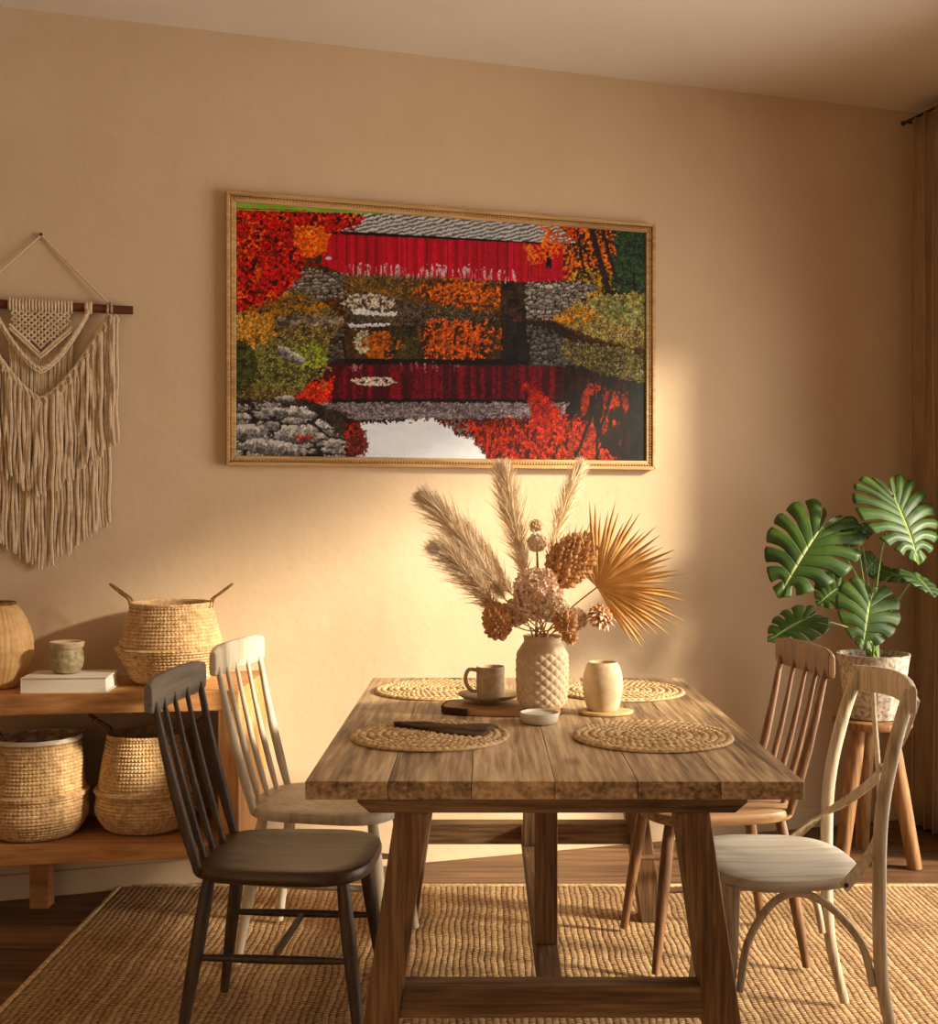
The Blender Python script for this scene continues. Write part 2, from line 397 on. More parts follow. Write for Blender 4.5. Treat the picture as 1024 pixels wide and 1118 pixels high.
spindle_chair('dining_chair',(-.49,3.00,.012),math.radians(-4),'dark charcoal-brown spindle-back wooden chair at near left of table',M['chairA'],M['seatA'],M['railA'],w=.41)
spindle_chair('dining_chair',(-.455,3.545,.012),math.radians(-9),'pale cream spindle-back wooden chair at far left of table',M['chairB'],M['chairB'],M['chairB'],w=.40,H=.915)
spindle_chair('dining_chair',(.672,3.53,.012),math.radians(187),'warm brown spindle-back wooden chair at far right of table',M['chairC'],M['seatC'],M['chairC'],w=.40,H=.91)

# ---------------------------------------------------------------- cross-back chair (faces local +x)
def cross_back(loc,rz):
    t=empty('dining_chair',loc,rz,'whitewashed cross-back bentwood chair at near right of table','chair')
    w,d=.40,.365
    MB().slab(seat_outline(w*.92,w*1.06,d,e=2.9),.456,.424,.012,lambda X,Y,k:.004*(1-k*k)).build('seat',M['seatD'],t)
    MB().sweep([(x*.80-.0,y*.80,.4535) for x,y in seat_outline(w*.92,w*1.06,d,e=2.9)],[(-.0012,-.002),(.0012,-.002),(.0012,.001),(-.0012,.001)],closed=True).build('seat_groove',M['seatA'],t)
    for s in (-1,1):
        pts=crom([(-d/2-.055,s*.185,.012),(-d/2-.012,s*.182,.20),(-d/2-.005,s*.180,.42),(-d/2-.012,s*.178,.60),(-d/2-.045,s*.172,.76),(-d/2-.085,s*.166,.885)],5)
        n=len(pts); MB().tube(pts,[lerp(.0125,.016,min(1,i/6)) if i<n-2 else .0155 for i in range(n)],12,up=(0,1,0)).build('back_post',M['chairD'],t)
        pts=crom([(d/2-.035,s*.150,.43),(d/2-.028,s*.158,.25),(d/2-.005,s*.172,.012)],6)
        MB().tube(pts,[lerp(.0165,.0115,i/12) for i in range(13)],12,up=(0,1,0)).build('leg',M['chairD'],t)
        # bentwood arch under each side
        a=crom([(d/2-.045,s*.168,.19),(d/2-.065,s*.163,.30),(d/2-.12,s*.158,.385),(0,s*.156,.412),(-d/2+.11,s*.160,.385),(-d/2+.035,s*.168,.30),(-d/2+.008,s*.175,.20)],5)
        MB().tube(a,.0095,10,up=(0,1,0)).build('brace',M['chairD'],t)
    a=crom([(d/2-.018,-.135,.22),(d/2-.028,-.115,.33),(d/2-.04,-.05,.405),(d/2-.04,.05,.405),(d/2-.028,.115,.33),(d/2-.018,.135,.22)],5)
    MB().tube(a,.0095,10,up=(1,0,0)).build('brace',M['chairD'],t)
    # curved top rail
    path=crom([(-d/2-.082,-.185,.865),(-d/2-.105,-.10,.872),(-d/2-.115,0,.876),(-d/2-.105,.10,.872),(-d/2-.082,.185,.865)],5)
    prof=[(-.009,-.033),(.009,-.033),(.010,.02),(.006,.033),(-.006,.033),(-.010,.02)]
    MB().sweep(path,prof).build('top_rail',M['chairD'],t,bevel=.003)
    # crossing flat bands from rail to seat sides
    for s in (-1,1):
        k=.005*s
        pts=crom([(-d/2-.112,-s*.140,.862),(-d/2-.100+k,-s*.080,.765),(-d/2-.078+k,0,.66),(-d/2-.040+k,s*.10,.572),(-d/2+.015,s*.172,.505),(-d/2+.085,s*.197,.436)],5)
        MB().sweep(pts,[(-.0125,-.003),(.0125,-.003),(.0125,.003),(-.0125,.003)],up=lambda q,s=s:Vector((1,0,0)).lerp(Vector((.15,s,0)),max(0,(q-.6)/.4))).build('cross_band',M['chairD'],t,bevel=.001)
        MB().ball((-d/2+.080,s*.2015,.443),.006,.003,.006).build('screw',M['metal'],t)
cross_back((.722,2.935,.012),math.radians(183))

# ---------------------------------------------------------------- weave helpers
def braid_disp(th,row_u,n_th,amp):
    r=int(row_u); fr=row_u-r
    ridge=abs(math.sin(PI*fr))
    lean=(fr-.5)*(1 if r%2 else -1)*1.6
    return amp*(ridge**.7)*(.28+.72*abs(math.sin(th*n_th/2+lean)))
def basket(name,loc,R,H,label,belly=.48,mouth=.72,foot=.66,lining=False,rotz=0,handle_up=.07,group=None,hdir=0):
    t=empty(name,loc,rotz,label,'basket',group)
    ctrl=[(foot*.55,0),(foot*.9,.012),(foot*1.08,.08),(foot*1.24,.22),(.95,belly-.075),(1.0,belly-.02),(.985,belly+.005),(.90,belly+.02),(.91,belly+.06),(.875,belly+.16),(mouth+.06,.82),(mouth,.96),(mouth*.99,1.0)]
    if H/R>1.5: pass
    pc=crom([(a*R,0,b*H) for a,b in ctrl],14)
    rows=H/.0085; prof=[(p.x,p.z) for p in pc]
    seg=300; nt=int(2*PI*R/.014)
    L=[0]
    for i in range(1,len(prof)): L.append(L[-1]+math.hypot(prof[i][0]-prof[i-1][0],prof[i][1]-prof[i-1][1]))
    tot=L[-1]; N=int(tot/.0115)*6
    pr=[]
    for i in range(N+1):
        s=tot*i/N; j=max(k for k in range(len(L)) if L[k]<=s+1e-9); j=min(j,len(L)-2); f=(s-L[j])/(L[j+1]-L[j]+1e-9)
        pr.append((lerp(prof[j][0],prof[j+1][0],f),lerp(prof[j][1],prof[j+1][1],f)))
    wob=random.random()*9
    def dp(th,i,r,z): return braid_disp(th,i/6,nt,.0062)+.004*math.sin(2*th+wob)*z/H
    mb=MB(); mb.lathe(pr,seg,disp=dp)
    # inside wall
    pin=[(a-.008,b) for a,b in pr[::-5]][:-2]
    inner=MB(); inner.lathe([(pr[-1][0]+.0005,pr[-1][1]+.001)]+[(a,max(b,.01)) for a,b in pin],60,disp=lambda th,i,r,z:.004*math.sin(2*th+wob)*z/H)
    inner.f=[f for f in inner.f if len(f)==4]
    mb.add(inner.v,inner.f)
    mb.build('body',M['seagrass'],t)
    m=mouth*R
    rim=MB(); rim.tube([(m*math.cos(a)*1.0+.004*math.sin(2*a+wob)*math.cos(a),m*math.sin(a)+.004*math.sin(2*a+wob)*math.sin(a),H+.001+.0015*math.sin(a*60)) for a in [2*PI*i/240 for i in range(240)]],.0055,6,closed=True)
    rim.build('rim',M['seagrass'],t)
    for s in (-1,1):
        for q in (0,):
            hp=[]
            w_=.020
            base=[(m-.004,-w_,H-.035),(m+.004,-w_*.9,H+.012),(m+.030,-w_*.8,H+handle_up*.55),(m+.066,-w_*.35,H+handle_up),(m+.070,0,H+handle_up*1.04),(m+.066,w_*.35,H+handle_up),(m+.030,w_*.8,H+handle_up*.55),(m+.004,w_*.9,H+.012),(m-.004,w_,H-.035)]
            pts=crom(base,6)
            ca,sa=math.cos(hdir),math.sin(hdir)
            pts=[Vector((s*p.x*ca-p.y*sa,s*p.x*sa+p.y*ca,p.z)) for p in pts]
            MB().tube(pts,[.0036+.0009*(i%2) for i in range(len(pts))],6).build('handle',M['seagrass_dark'],t)
    if lining:
        MB().lathe([(m-.006,H-.03),(m-.004,H+.004),(m+.003,H+.009),(m+.0085,H+.004),(m+.0095,H-.004)],90,disp=lambda th,i,r,z:.003*math.sin(11*th+i)+.004*math.sin(2*th+wob)).build('lining',M['lining'],t)
        t2=[o for o in bpy.data.objects if o.parent==t and o.name.startswith('lining')][0]
        import bmesh
        b=bmesh.new(); b.from_mesh(t2.data); bmesh.ops.delete(b,geom=[f for f in b.faces if len(f.verts)>4],context='FACES'); b.to_mesh(t2.data); b.free()
    return t

# ---------------------------------------------------------------- console shelf, against the back wall
def cons_front(px,z): # front edge line: 3.70 at px 0 to 3.80 at px 260
    d=lerp(3.70,3.80,px/260); return d
def cons_pt(px,d): return ((px-CX)/F*d,d)
K=empty('console_shelf',RW(wall_s(60)[0],0,0)*1.0,0,'honey oak two-tier console shelf against the back wall at left','shelf')
ko=K.location.copy()
def line_front(x):  # y of front edge at x
    xa,ya=cons_pt(0,3.70); xb,yb=cons_pt(260,3.80); return ya+(x-xa)*(yb-ya)/(xb-xa)
def wall_y(x): return D0+x*TW
def cons_slab(x0,x1,z0,z1,inf=0.0,gap=.003):
    m=MB(); m.prism([(x0-ko.x,line_front(x0)+inf-ko.y),(x1-ko.x,line_front(x1)+inf-ko.y),(x1-ko.x,wall_y(x1)-gap-ko.y),(x0-ko.x,wall_y(x0)-gap-ko.y)],z0,z1); return m
cx1=cons_pt(261,3.80)[0]; cx0=-2.05
cons_slab(cx0,cx1,.678,.742).build('top_shelf',M['console'],K,smooth=False,bevel=.003)
cons_slab(cx0,cx1-.066,.208,.262,.004).build('lower_shelf',M['console'],K,smooth=False,bevel=.003)
cons_slab(cx1-.066,cx1-.002,.208,.6775,.002).build('side_panel',wood('honey_oak_z',(146,98,54),(184,132,80),(208,158,104),'z',5,.55,None,.1,.3,False),K,smooth=False,bevel=.003)
cons_slab(cx0+.002,cx0+.066,.262,.6775,.002).build('side_panel',bpy.data.materials['honey_oak_z'],K,smooth=False,bevel=.003)
for xx in (cx0+.1,-1.5):
    m=MB(); m.box(xx-ko.x,xx+.06-ko.x,wall_y(xx)-.13-ko.y,wall_y(xx)-.07-ko.y,0,.208); m.build('foot',M['console'],K,smooth=False)

b1=P(187,700,3.99); b1.z=.742
basket('seagrass_basket',b1,.180,.262,'large belly basket with two upright handles on top shelf',belly=.46,mouth=.74,foot=.66,handle_up=.062)
b2=P(161,700,3.97); b2.z=.262
basket('seagrass_basket',b2,.165,.310,'belly basket on lower shelf, nearer the dark chair',belly=.44,mouth=.74,foot=.80,handle_up=.06)
b3=P(41,700,3.885); b3.z=.262
basket('seagrass_basket',b3,.157,.312,'belly basket with folded white lining on lower shelf at left edge',belly=.46,mouth=.80,foot=.80,lining=True,handle_up=.06)

# ribbed rattan vase
v=P(-6,700,3.87); v.z=.742
t=empty('rattan_vase',v,0,'round ribbed rattan vase with dark rim at left end of shelf','vase')
pc=crom([(a,0,b) for a,b in ((.05,0),(.075,.006),(.108,.07),(.118,.13),(.108,.19),(.08,.25),(.062,.268))],10)
MB().lathe([(p.x,p.z) for p in pc],240,disp=lambda th,i,r,z:.0022*abs(math.sin(20*th))+.0008*math.sin(i*1.6)).build('body',M['rattan'],t)
MB().lathe([(.062,.266),(.066,.268),(.067,.276),(.060,.278),(.055,.27),(.055,.12)],60).build('rim',M['seagrass_dark'],t)
# book + jar
bk=P(75,757,3.80); bk.z=.742; 
t=empty('book',Vector((bk.x,bk.y+.02,.742)),math.radians(5),'thick cream hardcover book lying flat on top shelf','book')
bb=MB(); bb.box(-.133,.133,-.085,.085,0,.004); bb.box(-.133,.133,-.085,.085,.047,.051); bb.box(-.133,-.129,-.085,.085,.0,.051); bb.build('cover',M['cover'],t,smooth=False,bevel=.001)
MB().box(-.128,.127,-.081,.081,.0045,.0465).build('pages',M['paper'],t,smooth=False)
jp=Vector((-1.345,3.83,.7935)); jp.x=(73-CX)/F*3.83
t=empty('clay_jar',jp,0,'small speckled clay jar with flared rim on cream book','jar')
MB().lathe([(.028,0),(.040,.004),(.050,.022),(.053,.045),(.050,.066),(.046,.078)],48).build('body',M['jar'],t)
MB().lathe([(.046,.078),(.053,.086),(.055,.098),(.052,.102),(.046,.098),(.042,.08),(.045,.03)],48).build('rim',M['stoneware'],t)

# ---------------------------------------------------------------- table settings
TZ=.7612
def placemat_mesh():
    R,h=.196,.009; seg=480; rows=10; per=6
    mb=MB(); vs=[];fs=[]
    N=rows*per
    rad=[max(.001,R*i/N) for i in range(N+1)]
    for i,rr in enumerate(rad):
        for q in range(seg):
            th=2*PI*q/seg
            u=i/per; n=max(8,int(2*PI*(int(u)+.5)*(R/rows)/.018))
            z=h*.40+braid_disp(th,min(u,rows-.001),n,.0062) if i<N else h*.35
            if i==0: z=h*.6
            k=1+.006*math.sin(3*th+1)
            vs.append((rr*k*math.cos(th),rr*k*math.sin(th),z))
    for i in range(N):
        for q in range(seg): fs.append((i*seg+q,(i+1)*seg+q,(i+1)*seg+(q+1)%seg,i*seg+(q+1)%seg))
    vs2=[(R*math.cos(2*PI*q/seg),R*math.sin(2*PI*q/seg),0) for q in range(seg)]
    o=len(vs); vs+=vs2
    for q in range(seg): fs.append((N*seg+q,o+q,o+(q+1)%seg,N*seg+(q+1)%seg))
    fs.append(tuple(o+q for q in range(seg-1,-1,-1)))
    mb.add(vs,fs); return mb
pm=placemat_mesh().build('woven_placemat',M['mat'],None)
pm.location=(-.133,2.935,TZ); tag(pm,'round braided placemat at near left with dark napkin on it','placemat','round braided placemats on the table')
for x,y,rz,lb in ((.4155,2.925,1.1,'round braided placemat at near right of table, lying empty'),(-.142,3.67,2.2,'round braided placemat at far left, behind the mug and saucer'),(.42,3.65,3.1,'round braided placemat at far right, behind the plain tumbler vase')):
    o=pm.copy(); COL.objects.link(o); o.location=(x,y,TZ); o.rotation_euler=(0,0,rz); o['label']=lb
# folded napkin
nv=MB()
a=Vector((-.225,3.03,0)); b=Vector((.02,2.955,0))
for k,(w0,w1,z,off) in enumerate(((.012,.078,.7735,0),(.010,.060,.7755,.010),(.006,.036,.778,-.012))):
    n=16; top=[];vs=[];fs=[]
    d=(b-a).normalized(); sd=Vector((-d.y,d.x,0))
    for i in range(n+1):
        u=i/n; c=a.lerp(b,u)+sd*(off+.006*math.sin(u*7+k)); w=lerp(w0,w1,u**.8)*(1 if u<.94 else .75)
        for q,(s,dz) in enumerate(((-1,-.0035),(-.8,.001),(-.3,.003),(0,.0005),(.35,.0035),(.85,.001),(1,-.0035))):
            vs.append((c.x+sd.x*w*s,c.y+sd.y*w*s,z+dz+.0015*math.sin(u*11+q)))
    m=7
    for i in range(n):
        for q in range(m-1): fs.append((i*m+q,i*m+q+1,(i+1)*m+q+1,(i+1)*m+q))
    nv.add(vs,fs)
o=nv.build('napkin',M['napkin'],None,subsurf=1); sm=o.modifiers.new('solid','SOLIDIFY'); sm.thickness=.003
tag(o,'dark brown folded linen napkin lying across the near left placemat','napkin')

# live-edge board
bd=MB(); outl=[]
for i in range(60):
    t_=2*PI*i/60; c,s=math.cos(t_),math.sin(t_); e=2.8
    x=.165*math.copysign(abs(c)**(2/e),c); y=.095*math.copysign(abs(s)**(2/e),s)
    k=1+.05*mnoise.noise(Vector((x*30,y*30,1)))
    outl.append((x*k,y*k))
bt=empty('serving_board',(.052,3.30,TZ),math.radians(-5),'rustic live-edge wooden board under the mug and textured vase','board')
MB().slab(outl,.018,.0,.004).build('plank',M['board'],bt)
MB().sweep([(x*1.005,y*1.005,.009) for x,y in outl[20:42]],[(-.003,-.009),(.003,-.008),(.004,.005),(0,.010),(-.003,.008)],up=(0,0,1)).build('bark_edge',M['bark'],bt)
BZ=TZ+.018
# saucer + mug
sc_=P(534,770,3.36); sx,sy=sc_.x,3.35
t=empty('saucer',(sx,sy,BZ),0,'stoneware saucer under the mug on the wooden board','saucer')
MB().lathe([(.04,0),(.042,.004),(.075,.012),(.087,.021),(.088,.024),(.085,.024),(.070,.016),(.045,.009),(.001,.009)],64).build('dish',M['stoneware'],t)
t=empty('mug',(sx+.004,sy,BZ+.010),0,'stoneware mug with looped handle standing on its saucer','mug')
MB().lathe([(.030,0),(.036,.002),(.0385,.008),(.040,.04),(.040,.088),(.0385,.0895),(.037,.088),(.036,.03),(.03,.008),(.001,.006)],56).build('cup',M['stoneware'],t)
MB().sweep(crom([(-.038,0,.078),(-.060,0,.080),(-.070,0,.062),(-.068,0,.040),(-.056,0,.022),(-.039,0,.018)],6),[(-.005,-.0035),(.005,-.0035),(.0055,0),(.005,.0035),(-.005,.0035),(-.0055,0)],up=(0,1,0)).build('handle',M['stoneware'],t)
# textured vase
VX,VY=(592-CX)/F*3.24,3.24
t=empty('flower_vase',(VX,VY,BZ),0,'tall clay vase with diamond relief holding dried flowers, table centre','vase')
pc=crom([(a,0,b) for a,b in ((.045,0),(.056,.004),(.064,.02),(.068,.06),(.0685,.12),(.066,.152),(.058,.170),(.051,.180),(.0505,.192),(.052,.195))],8)
pr=[(p.x,p.z) for p in pc]
fine=[]
for i in range(len(pr)-1):
    for k in range(4): fine.append((lerp(pr[i][0],pr[i+1][0],k/4),lerp(pr[i][1],pr[i+1][1],k/4)))
def dia(th,i,r,z):
    if z<.008 or z>.162: return 0
    f=min(1,(z-.008)/.01,(.162-z)/.012)
    a=th*15; b=z*2*PI/.026
    v=abs(math.sin((a+b)/2))*abs(math.sin((a-b)/2))
    return .0045*f*v**.7
MB().lathe(fine,300,disp=dia).build('body',M['vase'],t)
MB().lathe([(.052,.1945),(.0525,.197),(.050,.198),(.047,.196),(.046,.17),(.05,.1),(.04,.02),(.001,.02)],60).build('rim',M['vase'],t)
# small dish in front
t=MB().lathe([(.038,0),(.043,.002),(.049,.010),(.0515,.026),(.051,.029),(.049,.0285),(.047,.023),(.030,.021),(.001,.021)],56).build('small_dish',M['dish'],None,loc=((589-CX)/F*3.12,3.115,TZ)); tag(t,'small shallow grey-white dish in front of the textured vase','dish')
# slice + tumbler vase
tx_,ty_=(658-CX)/F*3.27,3.27
outs=[((.074*(1+.05*math.sin(3*a+1)+.02*math.sin(7*a)))*math.cos(a),(.060*(1+.05*math.sin(2*a)))*math.sin(a)) for a in [2*PI*i/48 for i in range(48)]]
t=MB().slab(outs,.008,0,.002).build('wood_slice',M['slice'],None,loc=(tx_+.006,ty_-.006,TZ)); tag(t,'thin pale wood slice coaster under the plain barrel vase','coaster')
t=empty('barrel_vase',(tx_,ty_,TZ+.008),0,'small plain cream barrel-shaped vase, empty, right of textured vase','vase')
pc=crom([(a,0,b) for a,b in ((.034,0),(.042,.003),(.050,.03),(.0555,.065),(.053,.095),(.046,.120),(.0395,.130),(.038,.132))],8)
MB().lathe([(p.x,p.z) for p in pc]+[(.036,.131),(.036,.12),(.045,.09),(.04,.02),(.001,.01)],64).build('body',M['stoneware_light'],t)

# ---------------------------------------------------------------- dried bouquet; every stem is its own thing
VT=BZ+.19
def stem_path(end,lean=.5,n=10,k=0):
    base=Vector((VX+.018*math.cos(k*2.4),VY+.018*math.sin(k*2.4),BZ+.04)); neck=Vector((VX+ (end.x-VX)*.10+.02*math.cos(k*2.4),VY+(end.y-VY)*.10+.02*math.sin(k*2.4),VT))
    neck.x=max(VX-.038,min(VX+.038,neck.x)); neck.y=max(VY-.038,min(VY+.038,neck.y))
    mid=neck.lerp(end,.5)+Vector((0,0,.03*lean)); mid.x=lerp(mid.x,neck.x,.15)
    return crom([base,neck,mid,end],n)
def plume(base_px,tip_px,db,dt,width,k,label,n=2300,droop=1):
    a=P(*base_px,db); b=P(*tip_px,dt)
    t=empty('pampas_plume',(a.x,a.y,a.z),0,label,'dried flower','pampas plumes in the clay vase'); o=t.location.copy()
    st=[p-o for p in stem_path(a,.4,6,k)]; MB().tube(st,.0022,6).build('stem',M['drystem'],t)
    ax=b-a; L=ax.length; axn=ax.normalized()
    curve=crom([a,a.lerp(b,.4)+Vector((0,0,.012)),a.lerp(b,.8)+Vector((0,0,.012)),b],8); curve=[c-o for c in curve]
    mb=MB(); mb.tube(curve,[lerp(.0022,.0006,i/(len(curve)-1)) for i in range(len(curve))],5)
    for i in range(n):
        u=random.random()**.85; j=min(int(u*(len(curve)-1)),len(curve)-2); p=curve[j].lerp(curve[j+1],u*(len(curve)-1)-j)
        tn=(curve[j+1]-curve[j]).normalized()
        r=Vector((random.gauss(0,1),random.gauss(0,1),random.gauss(0,1))); r=(r-tn*r.dot(tn)).normalized()*(1-.72*u*u)
        env=math.sin(PI*min(1,(u*.80+.17)))**1.15
        ln=width*random.uniform(.5,1.25)*env+.012
        sp=random.uniform(.30,.75)
        d=(tn*(1-sp*.35)+r*sp).normalized()
        p1=p+d*ln*.5; p2=p+d*ln+Vector((0,0,-.012*droop))*random.uniform(0,1.4)+tn*ln*.15
        w=Vector((random.gauss(0,1),random.gauss(0,1),random.gauss(0,1))).cross(d).normalized()*random.uniform(.0006,.0012)
        mb.add([p-w*.5,p+w*.5,p1+w,p1-w,p2+w*.25,p2-w*.25],[(0,1,2,3),(3,2,4,5)])
    mb.build('plume',M['pampas'],t,smooth=False)
plume((552,655),(463,543),3.22,3.14,.078,1,'pampas plume leaning furthest left, upper of the two left plumes')
plume((545,672),(478,598),3.20,3.05,.075,2,'lower left pampas plume under the furthest-left plume',1900)
plume((573,630),(548,512),3.26,3.28,.070,3,'upright pampas plume left of centre reaching the picture frame')
plume((600,610),(634,508),3.30,3.40,.055,4,'slim pampas plume leaning right of centre, tallest in the vase',1500)
plume((560,650),(500,575),3.28,3.25,.066,5,'short pampas plume between the leaning and upright plumes',1400)
# palm fan
hub=P(652,641,3.22)
t=empty('palm_fan',hub,0,'dried golden palm fan leaf spreading at right of the vase','dried leaf'); 
MB().tube([p-hub for p in stem_path(hub,.1,6,6)],.0024,6).build('stem',M['drystem'],t)
mb=MB(); NB=44
for i in range(NB):
    a=math.radians(lerp(132,-56,i/(NB-1))); ln=.222+.02*math.sin(i*1.7)
    if a>1.75: ln*=.62+.1*math.sin(i*3)
    if a<-.55: ln*=.80
    fold=.10*math.sin(a*1.0)
    d=Vector((math.cos(a),-.18+.12*math.sin(i*2.1),math.sin(a))).normalized(); sd=Vector((-math.sin(a),0,math.cos(a))); nrm=Vector((0,-1,0))
    wmax=.0085
    ps=[]
    for u,w in ((0,.0012),(.3,.0052),(.5,.0072),(.62,.0062),(.8,.0036),(1,.0004)):
        c=d*ln*u+Vector((0,-.010*u*u,-.02*u*u*math.cos(a)))
        ps+= [c-sd*w, c+nrm*w*.75, c+sd*w]
    mb.add(ps,[(q*3+e,q*3+e+1,q*3+e+4,q*3+e+3) for q in range(5) for e in (0,1)])
mb.build('blades',M['palm'],t,smooth=False)
# scaly seed heads
def seed_head(name,px,py,d,rx,rz,tilt,label,k,mat='seed',n=170,sc=1.0,spiky=0,petals=0):
    c=P(px,py,d); t=empty(name,c,0,label,'dried flower'); 
    MB().tube([p-c for p in stem_path(c,0,5,k)],.002,6).build('stem',M['drystem'],t)
    R=Euler((0,tilt,0)).to_matrix(); mb=MB(); mb.ball((0,0,0),rx*.86,rx*.86,rz*.9,14,10,R)
    for i in range(n):
        z=1-2*(i+.5)/n; ph=i*2.39996; q=math.sqrt(1-z*z)
        nrm=Vector((q*math.cos(ph)/rx,q*math.sin(ph)/rx,z/rz)).normalized(); pos=Vector((q*math.cos(ph)*rx,q*math.sin(ph)*rx,z*rz))*.92
        s=sc*.0056*(1+.45*math.sin(i*5.1)); pos=pos*(1+.06*math.sin(i*3.7)); nrm=(nrm+Vector((.35*math.sin(i*1.9),.35*math.sin(i*2.7),.35))).normalized()
        rot=nrm.to_track_quat('Z','X').to_matrix()
        if spiky and i%3==0:
            tip=pos*1.0+nrm*s*3.4+Vector((0,0,s)); w=rot@Vector((s*.3,0,0)); mb.add([R@(pos-w),R@(pos+w),R@(tip)],[(0,1,2)])
        mb.ball(R@pos,s*.95,s*.6,s*1.5,6,4,R@rot)
    mb.build('head',M[mat],t)
    if petals:
        pb=MB()
        for i in range(petals):
            a=i*2.39996; el=random.uniform(-.7,.5); dv=Vector((math.cos(a)*math.cos(el),math.sin(a)*math.cos(el),math.sin(el)))
            L=rx*random.uniform(1.3,2.1); sd=dv.cross(Vector((0,0,1))).normalized()*.0045
            p0=dv*rx*.7; p1=dv*L*.75+Vector((0,0,.003)); p2=dv*L-Vector((0,0,.004)); 
            pb.add([R@(p0-sd*.5),R@(p0+sd*.5),R@(p1+sd),R@(p1-sd),R@p2],[(0,1,2,3),(3,2,4)])
        pb.build('petals',M['petal'],t,smooth=False)
    return t
seed_head('dried_banksia',624,612,3.22,.056,.084,.75,'large brown scaly dried banksia head left of palm fan',7,spiky=1,n=300,sc=1.3)
seed_head('dried_cone',543,678,3.14,.036,.050,-.15,'brown cone-like dried head hanging at lower left of bouquet',8,n=200,sc=.95)
seed_head('dried_cone',617,678,3.10,.028,.030,.3,'small dark-speckled round dried head low in front, right of centre',9,n=120,sc=.9)
seed_head('dried_cone',622,694,3.16,.018,.022,0,'tiny dried seed head hanging lowest, over the vase shoulder',10,n=70,sc=.8)
seed_head('dried_thistle',655,673,3.18,.026,.026,.5,'dried thistle with ragged petals at lower right of bouquet',11,n=110,petals=120)
# fluffy petal balls
def petal_ball(name,px,py,d,R,label,k,mat,n=420,ps=.011,sq=1.0):
    c=P(px,py,d); t=empty(name,c,0,label,'dried flower')
    MB().tube([p-c for p in stem_path(c,0,5,k)],.002,6).build('stem',M['drystem'],t)
    mb=MB()
    for i in range(n):
        z=1-2*(i+.5)/n; ph=i*2.39996; q=math.sqrt(1-z*z); nrm=Vector((q*math.cos(ph),q*math.sin(ph),z))
        rr=R*random.uniform(.72,1.05); p=Vector((nrm.x*rr,nrm.y*rr,nrm.z*rr*sq))
        rot=(nrm+Vector((random.gauss(0,.45),random.gauss(0,.45),random.gauss(0,.45)))).normalized().to_track_quat('Z','Y').to_matrix()
        s=ps*random.uniform(.7,1.2); a0=random.random()*6
        vs=[p-nrm*.004]+[p+rot@Vector((s*(.55+.45*(e%2))*math.cos(a0+e*PI/4),s*(.55+.45*(e%2))*math.sin(a0+e*PI/4),s*.25)) for e in range(8)]
        mb.add(vs,[(0,1+e,1+(e+1)%8) for e in range(8)])
    mb.ball((0,0,0),R*.7,R*.7,R*.7*sq,12,8)
    mb.build('petals',M[mat],t,smooth=False)
petal_ball('dried_hydrangea',586,648,3.15,.062,'large fluffy pinkish-cream dried hydrangea in centre of bouquet',12,'petal',620,.010,1.1)
petal_ball('dried_hydrangea',565,668,3.17,.036,'smaller brownish dried hydrangea tucked below left of the large one',13,'petal',260,.008)
petal_ball('dried_hydrangea',604,664,3.12,.036,'pale cream dried hydrangea overlapping the large one at right',17,'pale_petal',260,.009)
petal_ball('dried_pod_flower',586,592,3.24,.024,'round pale pod flower standing above the large hydrangea',14,'pale_petal',160,.008)
petal_ball('dried_pod_flower',585,574,3.26,.017,'smallest pale pod flower, topmost of the two pods',15,'pale_petal',110,.007)
petal_ball('dried_pod_flower',628,676,3.20,.030,'pale papery flower between dark seed head and thistle',16,'pale_petal',160,.009)

# ---------------------------------------------------------------- macrame wall hanging
ms,my=wall_s(45); mz=HC-(335-CY)/F*my
W=empty('macrame_hanging',RW(ms,.0,mz),WROT,'cream macrame wall hanging with long fringe on wooden dowel, left wall area','wall hanging')
W.location=RW(ms,0,mz)
# local x along wall, local -y into room
MB().tube([(-.30+.6*i/12,-.022,.001*math.sin(i)) for i in range(13)],.0145,14).build('dowel',M['dowel'],W)
hc=MB()
for s in (-1,1): hc.tube([Vector((s*.222,-.022,.016)).lerp(Vector((0,-.008,.243)),i/8) for i in range(9)],.0035,8)
hc.build('hanging_cord',M['cord'],W)
MB().tube([(0,0.0,.243),(0,-.014,.245)],.005,8,up=(1,0,0)).build('nail',M['metal'],W)
kp=MB()
for i in range(20):       # lark's head loops round the dowel
    x=-.098+.196*i/19
    kp.tube([(x,-.022-.0185*math.cos(a),.0185*math.sin(a)) for a in [lerp(1.9,-1.6,q/9) for q in range(10)]],.0050,6,up=(1,0,0))
# lattice triangle
def trib(x): return -.165+abs(x)*.95
for sgn in (-1,1):
    for i in range(-9,14):
        pts=[]
        for q in range(14):
            z=-.02-q*.0115; x=i*.0205+sgn*(z+.02)*1.0
            if abs(x)<.098 and z>trib(x): pts.append((x,-.030-.003*math.sin(q*PI/1.0+ (0 if sgn>0 else PI)),z))
        if len(pts)>1: kp.tube(pts,.0040,6,up=(0,1,0))
for off in (0,.012):
    kp.tube([(x,-.034,trib(x)-off) for x in [-.10+.2*i/16 for i in range(17)]],.0048,8,up=(0,1,0))
kp.build('knotted_panel',M['cord'],W)
def strand(mb,x,y,z0,z1,r,amp=.002):
    n=max(4,int((z0-z1)/.03)); ph=random.random()*9
    mb.tube([(x+amp*math.sin(ph+i*.9)*(i/n),y+amp*math.cos(ph*2+i*1.1),lerp(z0,z1,i/n)) for i in range(n+1)],[r*(1-.25*(i==n)) for i in range(n+1)],6,up=(0,1,0))
def inner_sw(x): return -.215+ (abs(x)/.155)**1.5*.205
def outer_sw(x): return -.315+ (abs(x)/.225)**1.45*.300
f0=MB()
